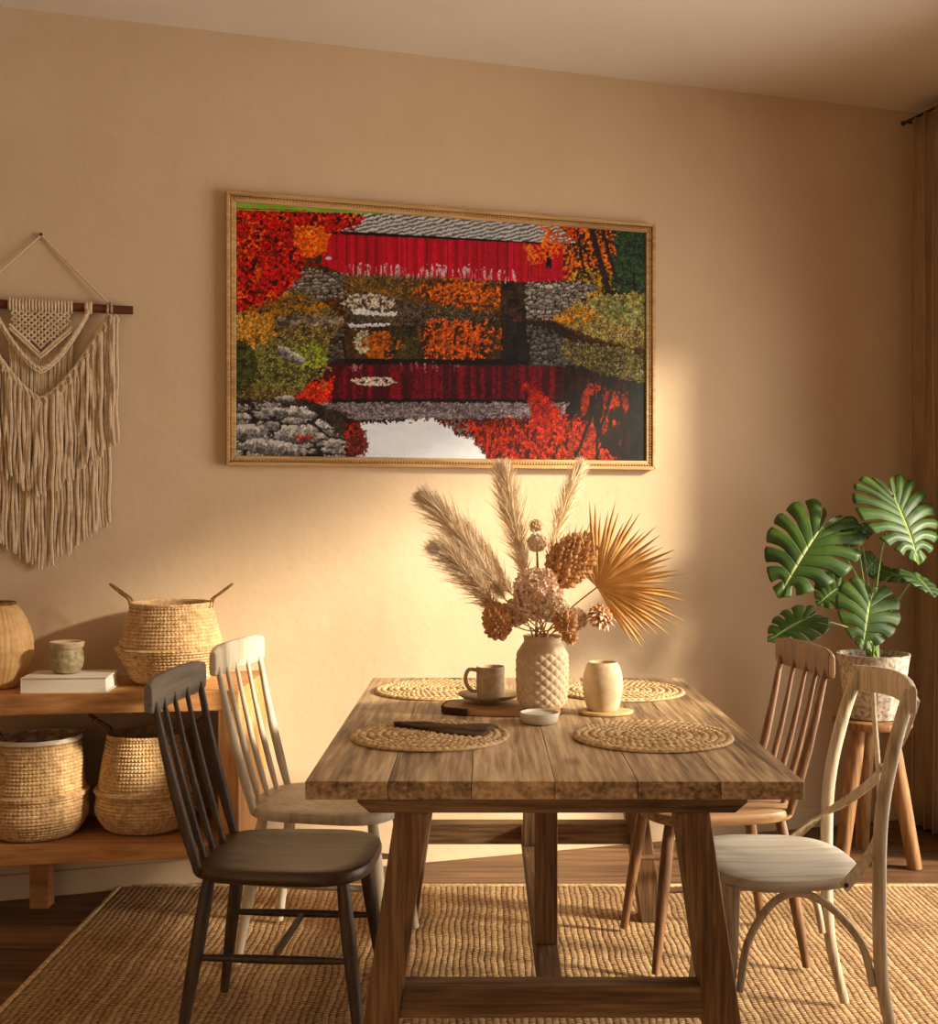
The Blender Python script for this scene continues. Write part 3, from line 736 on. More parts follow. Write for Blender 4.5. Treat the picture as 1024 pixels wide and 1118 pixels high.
for i in range(34):
    x=-.099+.198*i/33
    strand(f0,x,-.020,trib(x)-.010,outer_sw(x)+.004,.0032)
f0.build('panel_fringe',M['cord'],W)['kind']='stuff'
def rope(fn,xm,r,y,name):
    m=MB(); 
    for k in range(2):
        pts=[]
        for i in range(81):
            x=-xm+2*xm*i/80; a=i*.9+k*PI
            pts.append((x,y+r*.6*math.cos(a),fn(x)+r*.6*math.sin(a)))
        m.tube(pts,r*.95,7,up=(0,1,0))
    for s in (-1,1): 
        for dx in (-.006,.006): m.tube([(s*xm+dx,-.022-.0185*math.cos(a),.0185*math.sin(a)) for a in [lerp(1.9,-1.6,q/9) for q in range(10)]],.0052,7,up=(1,0,0))
    m.build(name,M['cord'],W)
rope(inner_sw,.155,.0060,-.038,'inner_swag'); rope(lambda x:inner_sw(x)-.012,.152,.004,-.037,'inner_swag')
rope(outer_sw,.222,.0060,-.040,'outer_swag'); rope(lambda x:outer_sw(x)-.013,.222,.0045,-.040,'outer_swag')
up_=MB()
for i in range(52):
    x=-.245+.49*i/51+random.uniform(-.002,.002); xs=max(-.222,min(.222,x)); z0=outer_sw(xs)-.012
    z1=-.645+.19*(abs(x)/.245)**1.3+random.uniform(-.012,.012)
    strand(up_,x,-.042+random.uniform(-.009,.007),z0,z1,random.uniform(.0045,.0060),.0045)
    if i%2: up_.tube([(x-.004,-.045,z0+.010),(x+.004,-.050,z0-.004),(x,-.046,z0-.022)],.0042,6,up=(0,1,0))
up_.build('upper_fringe',M['cord'],W)['kind']='stuff'
lo=MB()
for i in range(44):
    x=-.222+.444*i/43; z1=-.890+.155*(abs(x)/.222)**1.2+random.uniform(-.012,.012)
    strand(lo,x,-.020+random.uniform(-.006,.005),outer_sw(x)-.03,z1,random.uniform(.0046,.0058),.003)
lo.build('lower_fringe',M['cord'],W)['kind']='stuff'

# ---------------------------------------------------------------- framed picture on the back wall
sL,_=wall_s(246); sR,_=wall_s(712); zT=2.449; zB=1.475
pcx=(sL+sR)/2; pcz=(zT+zB)/2; PW=sR-sL; PH=zT-zB
PF=empty('framed_picture',RW(pcx,0,pcz),WROT,'large framed autumn landscape with red covered bridge hung on back wall','picture')
fw=.036
fr=MB()
def frame_bar(mb,x0,x1,z0,z1,y0,y1,inset=0):
    mb.box(x0,x1,y1,y0,z0,z1)
hw_,hh=PW/2,PH/2
def mitre(mb,a,b,c,d,y0,y1): # outer a,b inner c,d  (x,z)
    vs=[(a[0],y0,a[1]),(b[0],y0,b[1]),(c[0],y0,c[1]),(d[0],y0,d[1]),(a[0],y1,a[1]),(b[0],y1,b[1]),(c[0],y1,c[1]),(d[0],y1,d[1])]
    mb.add(vs,[(0,1,2,3),(7,6,5,4),(0,4,5,1),(1,5,6,2),(2,6,7,3),(3,7,4,0)])
def ring(mb,o,i,y0,y1):
    O=[(-hw_+o,-hh+o),(hw_-o,-hh+o),(hw_-o,hh-o),(-hw_+o,hh-o)]; I=[(-hw_+i,-hh+i),(hw_-i,-hh+i),(hw_-i,hh-i),(-hw_+i,hh-i)]
    for k in range(4): mitre(mb,O[k],O[(k+1)%4],I[(k+1)%4],I[k],y0,y1)
ring(fr,0,.014,-.002,-.034); ring(fr,.014,fw,-.002,-.024)
fr.build('frame',M['frame'],PF,smooth=False,bevel=.003)
bead=MB()
per=[(-hw_+.020,-hh+.020),(hw_-.020,-hh+.020),(hw_-.020,hh-.020),(-hw_+.020,hh-.020)]
for k in range(4):
    a=Vector((per[k][0],-.0255,per[k][1])); b=Vector((per[(k+1)%4][0],-.0255,per[(k+1)%4][1])); n=int((b-a).length/.011)
    for i in range(n): bead.ball(a.lerp(b,i/n),.0048,.0040,.0048,6,4)
bead.build('beading',M['frame'],PF)

def fbm(x,y,sx,sy,seed,octv=4):
    tot=np.zeros_like(x); amp=1; s=0
    for o in range(octv):
        r=np.random.default_rng(seed*31+o); g=r.random((257,257))
        X=x/sx*(2**o); Y=y/sy*(2**o); xi=np.floor(X).astype(int); yi=np.floor(Y).astype(int); fx=X-xi; fy=Y-yi
        fx=fx*fx*(3-2*fx); fy=fy*fy*(3-2*fy); xi%=256; yi%=256
        v=(g[yi,xi]*(1-fx)+g[yi,xi+1]*fx)*(1-fy)+(g[yi+1,xi]*(1-fx)+g[yi+1,xi+1]*fx)*fy
        tot+=v*amp; s+=amp; amp*=.6
    return tot/s
def paint(x,y):
    """the landscape print, in the print's own units (x 256..703, y 222..502)"""
    C=np.zeros(x.shape+(3,))
    A=lambda c:np.array(c,float)
    n1=fbm(x,y,14,14,1); n2=fbm(x,y,5,5,2,3); n3=fbm(x,y,2.2,2.2,3,2); n4=fbm(x,y,30,12,4); fine=rng.random(x.shape)
    st=lambda a,lo,hi:np.clip((a-lo)/(hi-lo),0,1)
    def put(mask,c1,c2,t=None,c3=None):
        nonlocal C
        t=n2 if t is None else t; t=st(t,.25,.75)[...,None]
        col=A(c1)*(1-t)+A(c2)*t
        if c3 is not None:
            k=st(fine*.5+n3*.5,.58,.70)[...,None]; col=col*(1-k)+A(c3)*k
        mk=np.clip(mask,0,1)[...,None]; C=C*(1-mk)+col*mk
    def poly(pts,soft=1.0,jit=0):
        X=x+(n2-.5)*jit*2+(n1-.5)*jit; Y=y+(n3-.5)*jit*2+(fbm(x,y,9,9,11)-.5)*jit
        inside=np.zeros(x.shape,bool); n=len(pts)
        for i in range(n):
            x1,y1=pts[i]; x2,y2=pts[(i+1)%n]
            if y1==y2: continue
            c=((y1>Y)!=(y2>Y))&(X<(x2-x1)*(Y-y1)/(y2-y1)+x1); inside^=c
        return inside.astype(float)
    def ell(cx,cy,rx,ry,jit=.35):
        return ((((x-cx)/rx)**2+((y-cy)/ry)**2)<1+(n2-.5)*jit*4+(n3-.5)*jit*2).astype(float)
    def cells(sx,sy,seed):
        r=np.random.default_rng(seed); jx=r.random((80,80)); jy=r.random((80,80)); jv=r.random((80,80))
        X=(x-250)/sx+(n2-.5)*.5; Y=(y-215)/sy+(n2-.5)*.5; xi=np.floor(X).astype(int); yi=np.floor(Y).astype(int)
        f1=np.full(x.shape,9.); f2=f1.copy(); val=f1*0; dyy=f1*0
        for a in (-1,0,1):
            for b in (-1,0,1):
                ii=(xi+a)%80; jj=(yi+b)%80; dx=X-(xi+a+jx[jj,ii]); dy=Y-(yi+b+jy[jj,ii]); d=dx*dx+dy*dy
                m_=d<f1; f2=np.where(m_,f1,np.minimum(f2,d)); val=np.where(m_,jv[jj,ii],val); dyy=np.where(m_,dy,dyy); f1=np.where(m_,d,f1)
        return np.sqrt(f2)-np.sqrt(f1),val,dyy
    def stones(mask,sx,sy,seed,lo,hi,gapc,gap=.12):
        e,v,dy=cells(sx,sy,seed)
        put(mask,gapc,gapc)
        put(mask*st(e,gap*.6,gap*1.3),lo,hi,.25+.5*np.clip(.25+.5*v-.9*dy+(n3-.5)*.6,0,1))
    # distant woods
    put(np.ones_like(x),(28,18,12),(78,48,22),n2,(120,66,24))
    put(poly([(372,296),(560,302),(560,345),(372,330)],jit=4),(44,30,18),(120,74,32),n2,(176,98,36))
    put(poly([(372,296),(470,300),(440,330),(372,330)],jit=6),(50,40,22),(106,78,42),n2,(150,110,60))
    put(ell(500,320,38,14,1.0)*st(n3,.36,.46),(150,60,18),(222,104,28),n3)
    # upper right wood
    put(poly([(600,240),(705,240),(705,335),(600,335)]),(22,16,10),(60,40,20),n2)
    put(poly([(604,240),(672,244),(668,300),(645,330),(612,300)],jit=8)*st(n3,.42,.5),(150,52,14),(230,96,24),n2,(236,140,40))
    put(ell(640,310,30,16)*st(n3,.4,.5),(120,96,24),(196,150,40))
    put(poly([(668,248),(705,250),(705,322),(664,318)],jit=6),(14,26,16),(46,74,44),n2,(70,96,60))
    for (xa,ya,xb,yb,w) in ((643,248,664,326,3.2),(655,250,672,310,2),(628,250,636,300,1.5),(690,300,692,325,1.5)):
        u=np.clip((y-ya)/(yb-ya),0,1); cxx=xa+(xb-xa)*u
        put(((abs(x-cxx)<w)&(y>ya)&(y<yb)).astype(float),(26,16,12),(54,34,24))
    # far shore and stream
    put(poly([(372,322),(450,330),(560,348),(560,362),(380,362)],jit=3),(28,22,16),(82,66,48),n2,(120,104,84))
    put(ell(400,331,28,9)*st(n3,.35,.5),(120,110,96),(206,196,178),n3)
    put((poly([(382,338),(432,342),(430,346),(384,344)],jit=2)+poly([(378,354),(424,354),(420,359),(380,358)],jit=2)),(180,182,186),(240,240,244),n3)
    # water base: reflections
    wat=poly([(350,358),(450,356),(545,350),(600,352),(640,372),(705,400),(705,505),(340,505),(330,430),(350,395)],jit=2)
    put(wat,(16,10,8),(44,30,20),n4)
    vs=fbm(x,y,7,22,5)
    put(poly([(374,359),(545,352),(545,392),(376,394)],jit=2),(22,18,12),(74,54,26),vs)
    put(ell(412,378,22,14,.9),(130,66,16),(222,118,30),vs); put(ell(500,372,42,21,.8)*st(fbm(x,y,3,3,52,3),.36,.46),(150,56,14),(228,100,28),n3)
    put(ell(394,374,7,12,1.2)*st(vs,.4,.5),(120,110,90),(200,190,160),vs); put(ell(440,376,16,16,1.1)*st(n3,.42,.5),(30,34,14),(70,74,30),vs)
    stones(poly([(345,360),(374,358),(372,394),(352,398)],jit=3),9,6,44,(44,38,32),(104,94,82),(18,14,12))
    # reflected pier and stone
    put(poly([(547,350),(575,352),(575,398),(547,398)],jit=1),(12,9,8),(40,32,26),vs)
    stones(poly([(574,356),(600,360),(628,384),(628,402),(600,408),(576,400)],jit=4),8,5,43,(58,54,52),(112,106,102),(20,18,18))
    put(poly([(374,392),(575,394),(575,399),(374,398)],jit=1),(8,6,6),(16,10,10))
    # reflected red wall and roof
    strp=fbm(x,y,3,60,6,2)
    put(poly([(352,398),(612,400),(612,436),(345,438)],jit=2),(54,4,12),(118,12,26),strp)
    put(poly([(352,398),(500,399),(500,404),(352,405)],jit=5)*st(fbm(x,y,3,30,16,2),.5,.7),(110,50,60),(160,110,120),strp)
    put(poly([(352,398),(374,398),(362,430),(345,436)],jit=3),(50,6,10),(96,12,18))
    put(poly([(345,436),(610,436),(612,440),(345,441)],jit=1),(16,6,8),(30,12,14))
    put(poly([(345,440),(620,440),(612,456),(590,466),(345,458)],jit=2),(74,64,68),(128,116,120),fbm(x,y,9,1.6,7,2),(150,140,144))
    put(((ell(407,417,24,5,.25))*st(n3,.35,.42)),(150,136,130),(220,208,200),n3)
    # bottom water: sky and foliage
    lf=fbm(x,y,3.2,6,51,3); put(poly([(345,458),(700,456),(703,505),(345,505)],jit=3),(26,12,10),(60,22,16),vs); put(poly([(345,462),(700,458),(703,505),(345,505)],jit=3)*st(lf,.44,.52),(110,20,12),(176,44,18),n3)
    put(poly([(392,462),(470,458),(500,474),(526,482),(534,505),(386,505),(398,480)],jit=5),(226,234,246),(240,246,252),n4)
    put(poly([(476,456),(545,462),(536,505),(524,494),(515,484),(498,476)],jit=5)*st(n3,.46,.54),(70,50,50),(130,110,108),n3)
    put(poly([(376,478),(402,470),(396,502),(376,502)],jit=6)*st(n3,.42,.5),(60,20,18),(110,56,50),n3)
    pr_=poly([(500,462),(625,456),(680,470),(680,505),(538,505)],jit=8); put(pr_,(40,12,10),(90,24,14),vs); put(pr_*st(fbm(x,y,2.6,6,23,3),.40,.5),(130,26,14),(190,56,22),n3)
    put(poly([(568,418),(585,424),(600,440),(612,448),(606,462),(585,470),(578,445)],jit=7),(120,20,12),(184,42,20),fbm(x,y,3,6,24,3))
    put(poly([(320,420),(362,412),(360,440),(322,442)],jit=6),(130,16,10),(226,48,24),n2,(240,80,40))
    put(poly([(612,400),(705,408),(705,505),(672,505),(640,470),(616,440)],jit=5),(14,10,8),(52,28,16),vs)
    put(poly([(640,420),(690,430),(670,505),(600,500)],jit=9)*st(vs,.5,.56),(96,28,12),(160,50,20))
    put(poly([(690,400),(705,400),(705,505),(684,505)],jit=2),(10,10,10),(24,26,18))
    for (xa,ya,xb,yb,w) in ((662,408,624,505,2.2),(672,410,650,480,1.6)):
        u=np.clip((y-ya)/(yb-ya),0,1); cxx=xa+(xb-xa)*u+(n2-.5)*4
        put(((abs(x-cxx)<w)&(y>ya)).astype(float),(16,10,8),(34,20,14))
    # right bank
    put(poly([(612,372),(705,385),(705,420),(660,410),(612,392)],jit=5),(40,36,18),(108,98,52),vs,(150,136,84))
    put(poly([(590,344),(640,360),(705,392),(705,376),(640,346)],jit=3),(22,14,10),(70,44,28),n2,(120,88,60))
    put(poly([(592,346),(620,332),(660,322),(705,320),(705,382),(660,374),(620,358)],jit=4),(74,64,26),(150,130,66),n2,(196,182,128))
    put(poly([(640,330),(705,326),(705,360),(650,352)],jit=8)*st(n3,.4,.5),(90,100,54),(170,172,120),n2)
    put(ell(620,345,28,9,.4)*st(n3,.45,.55),(160,96,20),(214,140,34))
    # stone pier and abutments
    put(poly([(545,306),(576,308),(576,350),(545,350)],jit=1),(24,16,12),(62,44,32),n2)
    cell=fbm(x,y,6,3.2,8,2)
    stones(poly([(572,308),(648,310),(650,318),(622,332),(600,350),(572,348)],jit=3),8,4,41,(84,78,72),(176,168,158),(30,26,24))
    stones(poly([(324,292),(372,300),(372,326),(340,330),(312,318)],jit=3),9,3.6,42,(70,62,56),(156,146,134),(26,22,20))
    # left bank
    put(poly([(254,330),(320,318),(352,330),(374,352),(360,372),(352,400),(330,425),(300,444),(254,450)],jit=4),(44,36,20),(118,98,54),n2,(166,140,84))
    put(poly([(300,345),(374,346),(374,356),(300,358)],jit=3),(60,52,44),(150,134,116),cell)
    put(ell(276,365,24,26,.3),(130,84,34),(202,150,80),fbm(x,y,2,9,9,2),(226,176,104))
    put(ell(300,398,46,26,.9),(38,42,20),(104,104,52),n2,(146,142,80))
    put(ell(336,388,17,15,1.0)*st(n3,.36,.46),(92,104,36),(150,160,68),n3); put(ell(262,400,16,30,.4),(30,34,14),(84,84,34),n2)
    put(ell(300,336,36,9,1.2)*st(n3,.42,.5),(110,76,34),(176,116,50),n2)
    # rocks
    put(poly([(254,436),(330,436),(376,452),(372,502),(254,502)],jit=5),(26,20,16),(70,56,44),n2)
    stones(poly([(254,446),(300,440),(330,444),(352,462),(376,480),(372,502),(254,502)],jit=6),26,10,45,(88,84,84),(188,184,180),(24,20,18),.16)
    for (cx_,cy_,rx,ry,an) in ((318,391,15,6,.35),(308,384,9,5,.3),(310,436,11,4,0),(300,450,16,5,.1),(325,452,22,5,.12),(268,472,22,8,-.05),(322,475,24,11,-.1),(298,490,36,9,.12),(362,486,9,5,0)):
        ca_,sa_=math.cos(an),math.sin(an); dx=(x-cx_)*ca_+(y-cy_)*sa_; dy=-(x-cx_)*sa_+(y-cy_)*ca_
        d_=np.abs(dx/rx)**2.4+np.abs(dy/ry)**1.7
        put((d_<1+(n2-.5)*1.0).astype(float),(66,62,62),(196,192,188),.25+.5*np.clip(.5-.6*dy/ry+(n3-.5)*.5+(n2-.5)*.9,0,1))
    put(ell(332,478,10,3,.9)*st(n3,.5,.6),(170,30,20),(210,50,30))
    # bridge roof and red wall
    put(poly([(350,250),(612,264),(613,307),(572,309),(480,303),(372,299),(350,290)]),(150,4,26),(206,14,42),fbm(x,y,2.4,70,10,2))
    put(((np.abs(((x+300)%11)-5.5)<.5)).astype(float)*poly([(352,256),(612,268),(612,306),(372,299)])*.55,(70,0,10),(90,4,14))
    put(poly([(372,290),(522,294),(560,300),(560,307),(372,300)],jit=6)*st(fbm(x,y,1.6,14,12,2),.48,.60),(170,120,130),(224,200,204),n3)
    put(poly([(350,250),(626,265),(626,269),(350,256)],jit=.6),(14,4,6),(30,6,10))
    ru=(y-(228+(x-345)*.066))
    wav=np.sin((x*.75+ru*2.4)*.62+n2*7)*.5+.5
    put(poly([(334,228),(370,226),(603,243),(627,266),(613,267),(352,252)]),(92,90,90),(206,206,206),wav*.7+fine*.3)
    put(poly([(595,277),(600,274),(600,294),(594,294)]),(24,2,6),(30,4,8))
    for yy in (296,301): put(((abs(y-yy-(x-600)*.04)<.9)&(x>583)&(x<620)).astype(float),(180,14,30),(206,26,44))
    for xx in (584,597,618): put(((abs(x-xx)<1)&(y>292)&(y<308)).astype(float),(170,14,30),(196,26,44))
    put(ell(357,283,3.5,1.8,.1),(190,180,180),(230,220,220)); put(((abs(y-(289+(x-330)*.05))<1)&(x>334)&(x<352)).astype(float),(120,20,24),(160,40,40))
    # orange leaves before the bridge's right end
    put(poly([(586,246),(604,248),(612,268),(610,282),(596,284),(580,292),(570,290),(576,278),(568,270),(588,268),(594,258)],jit=7)*st(n3,.38,.46),(196,56,16),(240,110,30),n2,(246,150,50))
    put(ell(614,256,14,10,.8)*st(n3,.45,.52),(180,44,14),(230,90,26))
    # red maple at left
    red=poly([(254,224),(345,226),(392,232),(398,240),(384,250),(362,256),(350,272),(334,286),(328,300),(312,318),(296,330),(280,334),(254,342)],jit=9)
    put(red,(104,4,8),(204,18,16),fbm(x,y,3.4,3.4,21,3),(232,52,30))
    put(red*st(n1,.55,.66)*st(n3,.45,.6),(186,44,16),(240,104,32),n3)
    put(red*(1-st(fbm(x,y,4,4,22,3),.34,.42)),(34,8,6),(74,12,10))
    put(poly([(318,250),(345,246),(358,260),(352,278),(330,282),(322,268)],jit=6),(196,62,16),(248,136,40),n3)
    # grain and depth of the photographic print
    lum=C.mean(-1); gr=fbm(x,y,1.3,1.3,31,2)*.7+fbm(x,y,3.0,2.6,32,2)*.3
    k=np.where(lum>190,.04,1.0)*np.clip(1-((np.abs(x-480)<135)&(y>245)&(y<305))*.75,0,1)
    C=np.clip(C*(1+(st(gr,.3,.7)-.5)*.75*k)[...,None]*.94,0,255)
    # green sliver of mount showing along the top
    tl=222+(x-256)*.0; 
    put(((y<231.5-(x-256)*.0)&(y<246)&(x<400)).astype(float)*0,(0,0,0),(0,0,0))
    top=222+(x-256)*(248-222)/447
    th=np.clip(8.5*(1-(x-256)/260),0,9)
    put(((y<top+th)&(x<520)).astype(float),(112,150,60),(146,178,88),n4)
    put(((y>top+th*.72)&(y<top+th*.86)&(x<335)).astype(float),(120,16,16),(170,24,24))
    edge=((x>701.2)|((x<257.2))).astype(float)*.6
    put(edge,(46,84,38),(70,110,56))
    return C
NX,NZ=640,384
gx=np.linspace(-hw_+fw-.001,hw_-fw+.001,NX); gz=np.linspace(hh-fw+.001,-hh+fw-.001,NZ)
GX,GZ=np.meshgrid(gx,gz)
sx_=pcx+GX; wx=sx_*UX; wy=D0+sx_*UY
QX=CX+F*wx/wy; QY=CY+F*(HC-(pcz+GZ))/wy
# fit to the print's own extents
QX=256+(QX-QX.min())/(QX.max()-QX.min())*447
colr=paint(QX,QY)/255.0
colr=np.clip(colr,0,1); lin=np.where(colr<=.04045,colr/12.92,((colr+.055)/1.055)**2.4)
verts=np.stack([GX,np.full_like(GX,-.016),GZ],-1).reshape(-1,3)
idx=np.arange(NX*NZ).reshape(NZ,NX); quads=np.stack([idx[1:,:-1],idx[1:,1:],idx[:-1,1:],idx[:-1,:-1]],-1).reshape(-1,4)
me=bpy.data.meshes.new('print'); me.vertices.add(len(verts)); me.vertices.foreach_set('co',verts.ravel()); me.loops.add(quads.size); me.loops.foreach_set('vertex_index',quads.ravel())
me.polygons.add(len(quads)); me.polygons.foreach_set('loop_start',np.arange(0,quads.size,4)); me.polygons.foreach_set('loop_total',np.full(len(quads),4)); me.update(calc_edges=True); me.validate()
ca=me.color_attributes.new('ink','FLOAT_COLOR','POINT'); rgba=np.ones((NX*NZ,4)); rgba[:,:3]=lin.reshape(-1,3); ca.data.foreach_set('color',rgba.ravel())
m=NT('printed_landscape'); at=m.n('ShaderNodeAttribute',attribute_name='ink')
gm=m.n('ShaderNodeHueSaturation'); gm.inputs['Saturation'].default_value=1.1; gm.inputs['Value'].default_value=1.0; m.l(at.outputs['Color'],gm.inputs['Color']); m.l(gm.outputs[0],m.b.inputs['Base Color']); m.b.inputs['Roughness'].default_value=.55; m.b.inputs['Specular IOR Level'].default_value=.2
me.materials.append(m.m); po=bpy.data.objects.new('landscape_print',me); COL.objects.link(po); po.parent=PF
MB().box(-hw_+.016,hw_-.016,-.015,-.001,-hh+.016,hh-.016).build('backing_board',M['slice'],PF,smooth=False)

# ---------------------------------------------------------------- stool, pot, monstera
SX,SY=(950-CX)/F*4.5,4.48
st=empty('plant_stool',(SX,SY,0),math.radians(10),'round rustic wooden stool under the potted monstera','stool')
MB().slab([(.145*math.cos(2*PI*i/48),.145*math.sin(2*PI*i/48)) for i in range(48)],.535,.505,.008).build('seat',M['stool'],st)
for a in (math.radians(200),math.radians(-52),math.radians(75)):
    MB().tube([Vector((.07*math.cos(a),.07*math.sin(a),.505)).lerp(Vector((.165*math.cos(a),.165*math.sin(a),0)),k) for k in (0,.2,.5,.8,1)],[.026,.030,.030,.028,.027],10,up=(1,1,0)).build('leg',M['stool'],st)
pt=empty('potted_monstera',(SX+.005,SY,.5355),0,'monstera plant with split leaves in mottled clay pot by curtain','plant')
MB().lathe([(.088,0),(.094,.004),(.112,.10),(.124,.19),(.132,.238),(.134,.243),(.128,.243),(.120,.19),(.118,.18)],96,disp=lambda th,i,r,z:.0015*math.sin(13*th+z*60)).build('pot',M['pot'],pt)
sl=MB(); sl.slab([(.122*math.cos(2*PI*i/40),.122*math.sin(2*PI*i/40)) for i in range(40)],.215,.19,.004); sl.build('soil',M['soil'],pt)
po_=pt.location.copy()
margin=crom([(.03,-.02,0),(.05,-.22,0),(.21,-.34,0),(.42,-.26,0),(.55,-.03,0),(.57,.22,0),(.50,.47,0),(.36,.70,0),(.18,.88,0),(0,1.0,0)],12)
def marg(u):
    x=u*(len(margin)-1); i=min(int(x),len(margin)-2); return margin[i].lerp(margin[i+1],x-i)
def leaf(att,tip,da,dt,wk,face,name_k,slits=6,seedv=0,label=None,small=False):
    """att/tip pixels with depths; face = hint vector the upper side looks to"""
    a=P(*att,da); b=P(*tip,dt); L=(b-a).length; ey=(b-a).normalized()
    fn=Vector(face); fn=(fn-ey*fn.dot(ey)).normalized(); ex=ey.cross(fn).normalized()
    vs=[];fs=[];vein=[]
    R=random.Random(seedv)
    cuts=[.10]+[lerp(.20,.90,i/(slits-1))+R.uniform(-.012,.012) for i in range(slits)]
    bounds=[0]+cuts[1:]+[1]
    for sgn in (-1,1):
        for li in range(len(bounds)-1):
            u0,u1=bounds[li],bounds[li+1]; nc,nr=7,12
            o=len(vs); v0=.40+.16*R.random(); ww=.0105+.003*R.random()
            for r in range(nr+1):
                v=r/nr
                w=0 if v<v0 else ww*min(1,((v-v0)/(1-v0))*3)**.6
                w0=0 if li==0 else w; w1=0 if li==len(bounds)-2 else w
                for c in range(nc+1):
                    q=c/nc; u=lerp(u0+w0,u1-w1,q)
                    mid=Vector((0,lerp(-.0,.97,max(0,(u-.10)/.90)**1.15),0)); mg=marg(u)
                    rd=1-.045*abs(2*q-1)**3*(1 if 0<li<len(bounds)-2 else .5)
                    vv=v*rd
                    p=mid.lerp(mg,vv); p.y+=-.10*math.sin(PI*vv)*(.2 if u<.3 else 1)*(u*.8)
                    x=p.x*sgn*wk; z=.10*abs(p.x)-.42*p.x*p.x-.16*(p.y-.3)**2+.015*math.cos((2*q-1)*PI)*v
                    vs.append(a+ex*(x*L)+ey*(p.y*L)+fn*(z*L)-po_)
                    vein.append(max(0,1-abs(p.x)/.022)*.9+max(0,1-abs(2*q-1)/.16)*.35*(1-v*.5))
            for r in range(nr):
                for c in range(nc):
                    A_=o+r*(nc+1)+c; fs.append((A_,A_+1,A_+nc+2,A_+nc+1))
    mb=MB(); mb.add(vs,fs); ob=mb.build('leaf',M['leaf'],pt,ang=80)
    at_=ob.data.attributes.new('vein','FLOAT','POINT'); at_.data.foreach_set('value',[min(1,v) for v in vein])
    s=ob.modifiers.new('solid','SOLIDIFY'); s.thickness=.0012
    base=Vector((.02*math.cos(name_k*2.1),.02*math.sin(name_k*2.1),.205)); e=a-po_
    md=base.lerp(e,.5)+Vector((-(e.x)*.12,0,.05*L/.25))
    pts=crom([base,md,e+fn*.001],9); pts.append(e+ey*.01)
    MB().tube(pts,[lerp(.0048,.0026,i/(len(pts)-1)) for i in range(len(pts))],8).build('stem',M['stem'],pt)
leaf((897,576),(850,650),4.40,4.28,.90,(-.35,-1,.25),0,7,1)
leaf((976,540),(1008,614),4.44,4.32,1.12,(.35,-.9,.45),1,8,2)
leaf((951,652),(943,709),4.22,4.12,1.0,(.1,-.9,.45),2,6,3)
leaf((882,674),(838,698),4.30,4.24,.85,(-.2,-.7,.8),3,6,4)
leaf((918,640),(892,660),4.52,4.48,1.15,(-.3,-.9,.3),4,6,5)
leaf((934,578),(922,596),4.60,4.58,1.2,(-.3,-.8,-.3),5,5,6)
leaf((962,622),(1002,634),4.62,4.52,.8,(.2,-.6,.8),6,6,7)
leaf((1000,628),(1022,650),4.25,4.15,1.1,(.5,-.8,.6),7,6,8)
leaf((955,612),(945,626),4.62,4.58,1.2,(-.2,-.9,-.2),8,5,9)
leaf((940,583),(952,571),4.62,4.60,1.2,(.2,-.9,-.2),9,5,10)

# ---------------------------------------------------------------- curtain and its rail
ct=empty('curtain',RW(SR-.10,.1,0),0,'brown linen curtain hanging in pleats in the right corner','curtain'); co=ct.location.copy()
cv=MB(); NS,NZc=190,24; vs=[]
for j in range(NZc+1):
    z=lerp(2.945,.012,j/NZc)
    for i in range(NS+1):
        u=i/NS; n=lerp(.085,.72,u); k=1 if j>1 else .75
        s=SR-.105+.034*k*math.sin(u*2*PI*9+.4+.25*math.sin(j*.22))+.008*math.sin(u*31+j*.3)
        vs.append(RW(s,n+.006*math.sin(u*2*PI*18),z)-co)
cv.add(vs,[(j*(NS+1)+i,j*(NS+1)+i+1,(j+1)*(NS+1)+i+1,(j+1)*(NS+1)+i) for j in range(NZc) for i in range(NS)])
o=cv.build('drape',M['curtain'],ct,ang=180); sm=o.modifiers.new('solid','SOLIDIFY'); sm.thickness=.004
rl=MB(); rl.tube([RW(SR-.10,n,2.955) for n in (.03,1,2.3)],.006,10)
rr_=rl.build('curtain_rail',M['metal']); tag(rr_,'slim dark curtain rail along top of right wall','curtain rail')
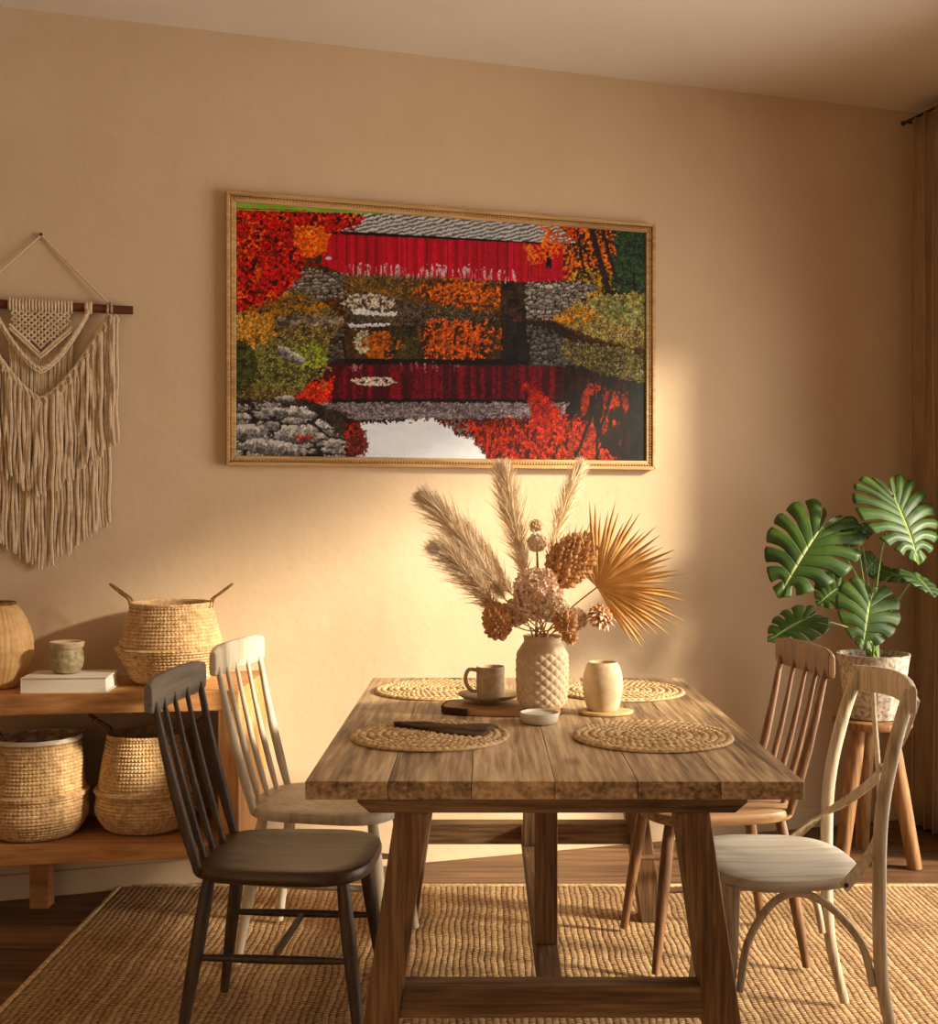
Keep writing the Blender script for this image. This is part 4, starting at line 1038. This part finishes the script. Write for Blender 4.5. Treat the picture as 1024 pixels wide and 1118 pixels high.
e1=MB().ball(RW(SR-.10,.03,2.955),.011).build('end_knob',M['metal'],rr_)
for n in (.05,1.2): MB().tube([RW(SR-.10,n,2.955),RW(SR,n,2.955)],.006,8).build('bracket',M['metal'],rr_)

for o in bpy.data.objects:
    if o.get('category')=='dried flower' and not o.get('group'): o['group']='dried flower heads in the clay vase'
    if o.get('category')=='basket': o['group']='belly baskets on the console shelf'
    if o.get('category')=='chair': o['group']='wooden dining chairs around the table'
# ---------------------------------------------------------------- camera, sun, sky
cam=bpy.data.cameras.new('camera'); co_=bpy.data.objects.new('camera',cam); COL.objects.link(co_); scn.camera=co_
co_.location=(0,0,HC); co_.rotation_euler=(PI/2,0,0)
cam.sensor_width=36; cam.sensor_fit='AUTO'; cam.lens=F*36/1118
cam.shift_x=(512-CX)/1118; cam.shift_y=-(559-CY)/1118
cam.clip_start=.05
sun=bpy.data.lights.new('sun','SUN'); so=bpy.data.objects.new('sun',sun); COL.objects.link(so)
so.rotation_euler=Vector((-1,.31,-.43)).to_track_quat('-Z','Y').to_euler(); so.location=(6,2,4)
sun.energy=8.8; sun.color=(1,.86,.64); sun.angle=math.radians(7.5)
al=bpy.data.lights.new('window_daylight','AREA'); ao=bpy.data.objects.new('window_daylight',al); COL.objects.link(ao)
al.shape='RECTANGLE'; al.size=W1-W0; al.size_y=WZ1-WZ0; al.energy=95; al.spread=math.radians(140); al.color=(1,.92,.81)
ao.location=RW(SR+.16,(W0+W1)/2,(WZ0+WZ1)/2)
ao.rotation_euler=Vector((-UX,-UY,-.15)).to_track_quat('-Z','Z').to_euler()
wd=bpy.data.worlds.new('sky'); scn.world=wd; wd.use_nodes=True; bg=wd.node_tree.nodes['Background']
bg.inputs[0].default_value=(1,.90,.78,1); bg.inputs[1].default_value=.22
vs_=scn.view_settings; vs_.view_transform='Standard'; vs_.look='None'; vs_.exposure=0; vs_.gamma=1; vs_.use_curve_mapping=False
scn.cycles.max_bounces=8; scn.cycles.diffuse_bounces=5; scn.cycles.use_denoising=True
scn.cycles.sample_clamp_indirect=6
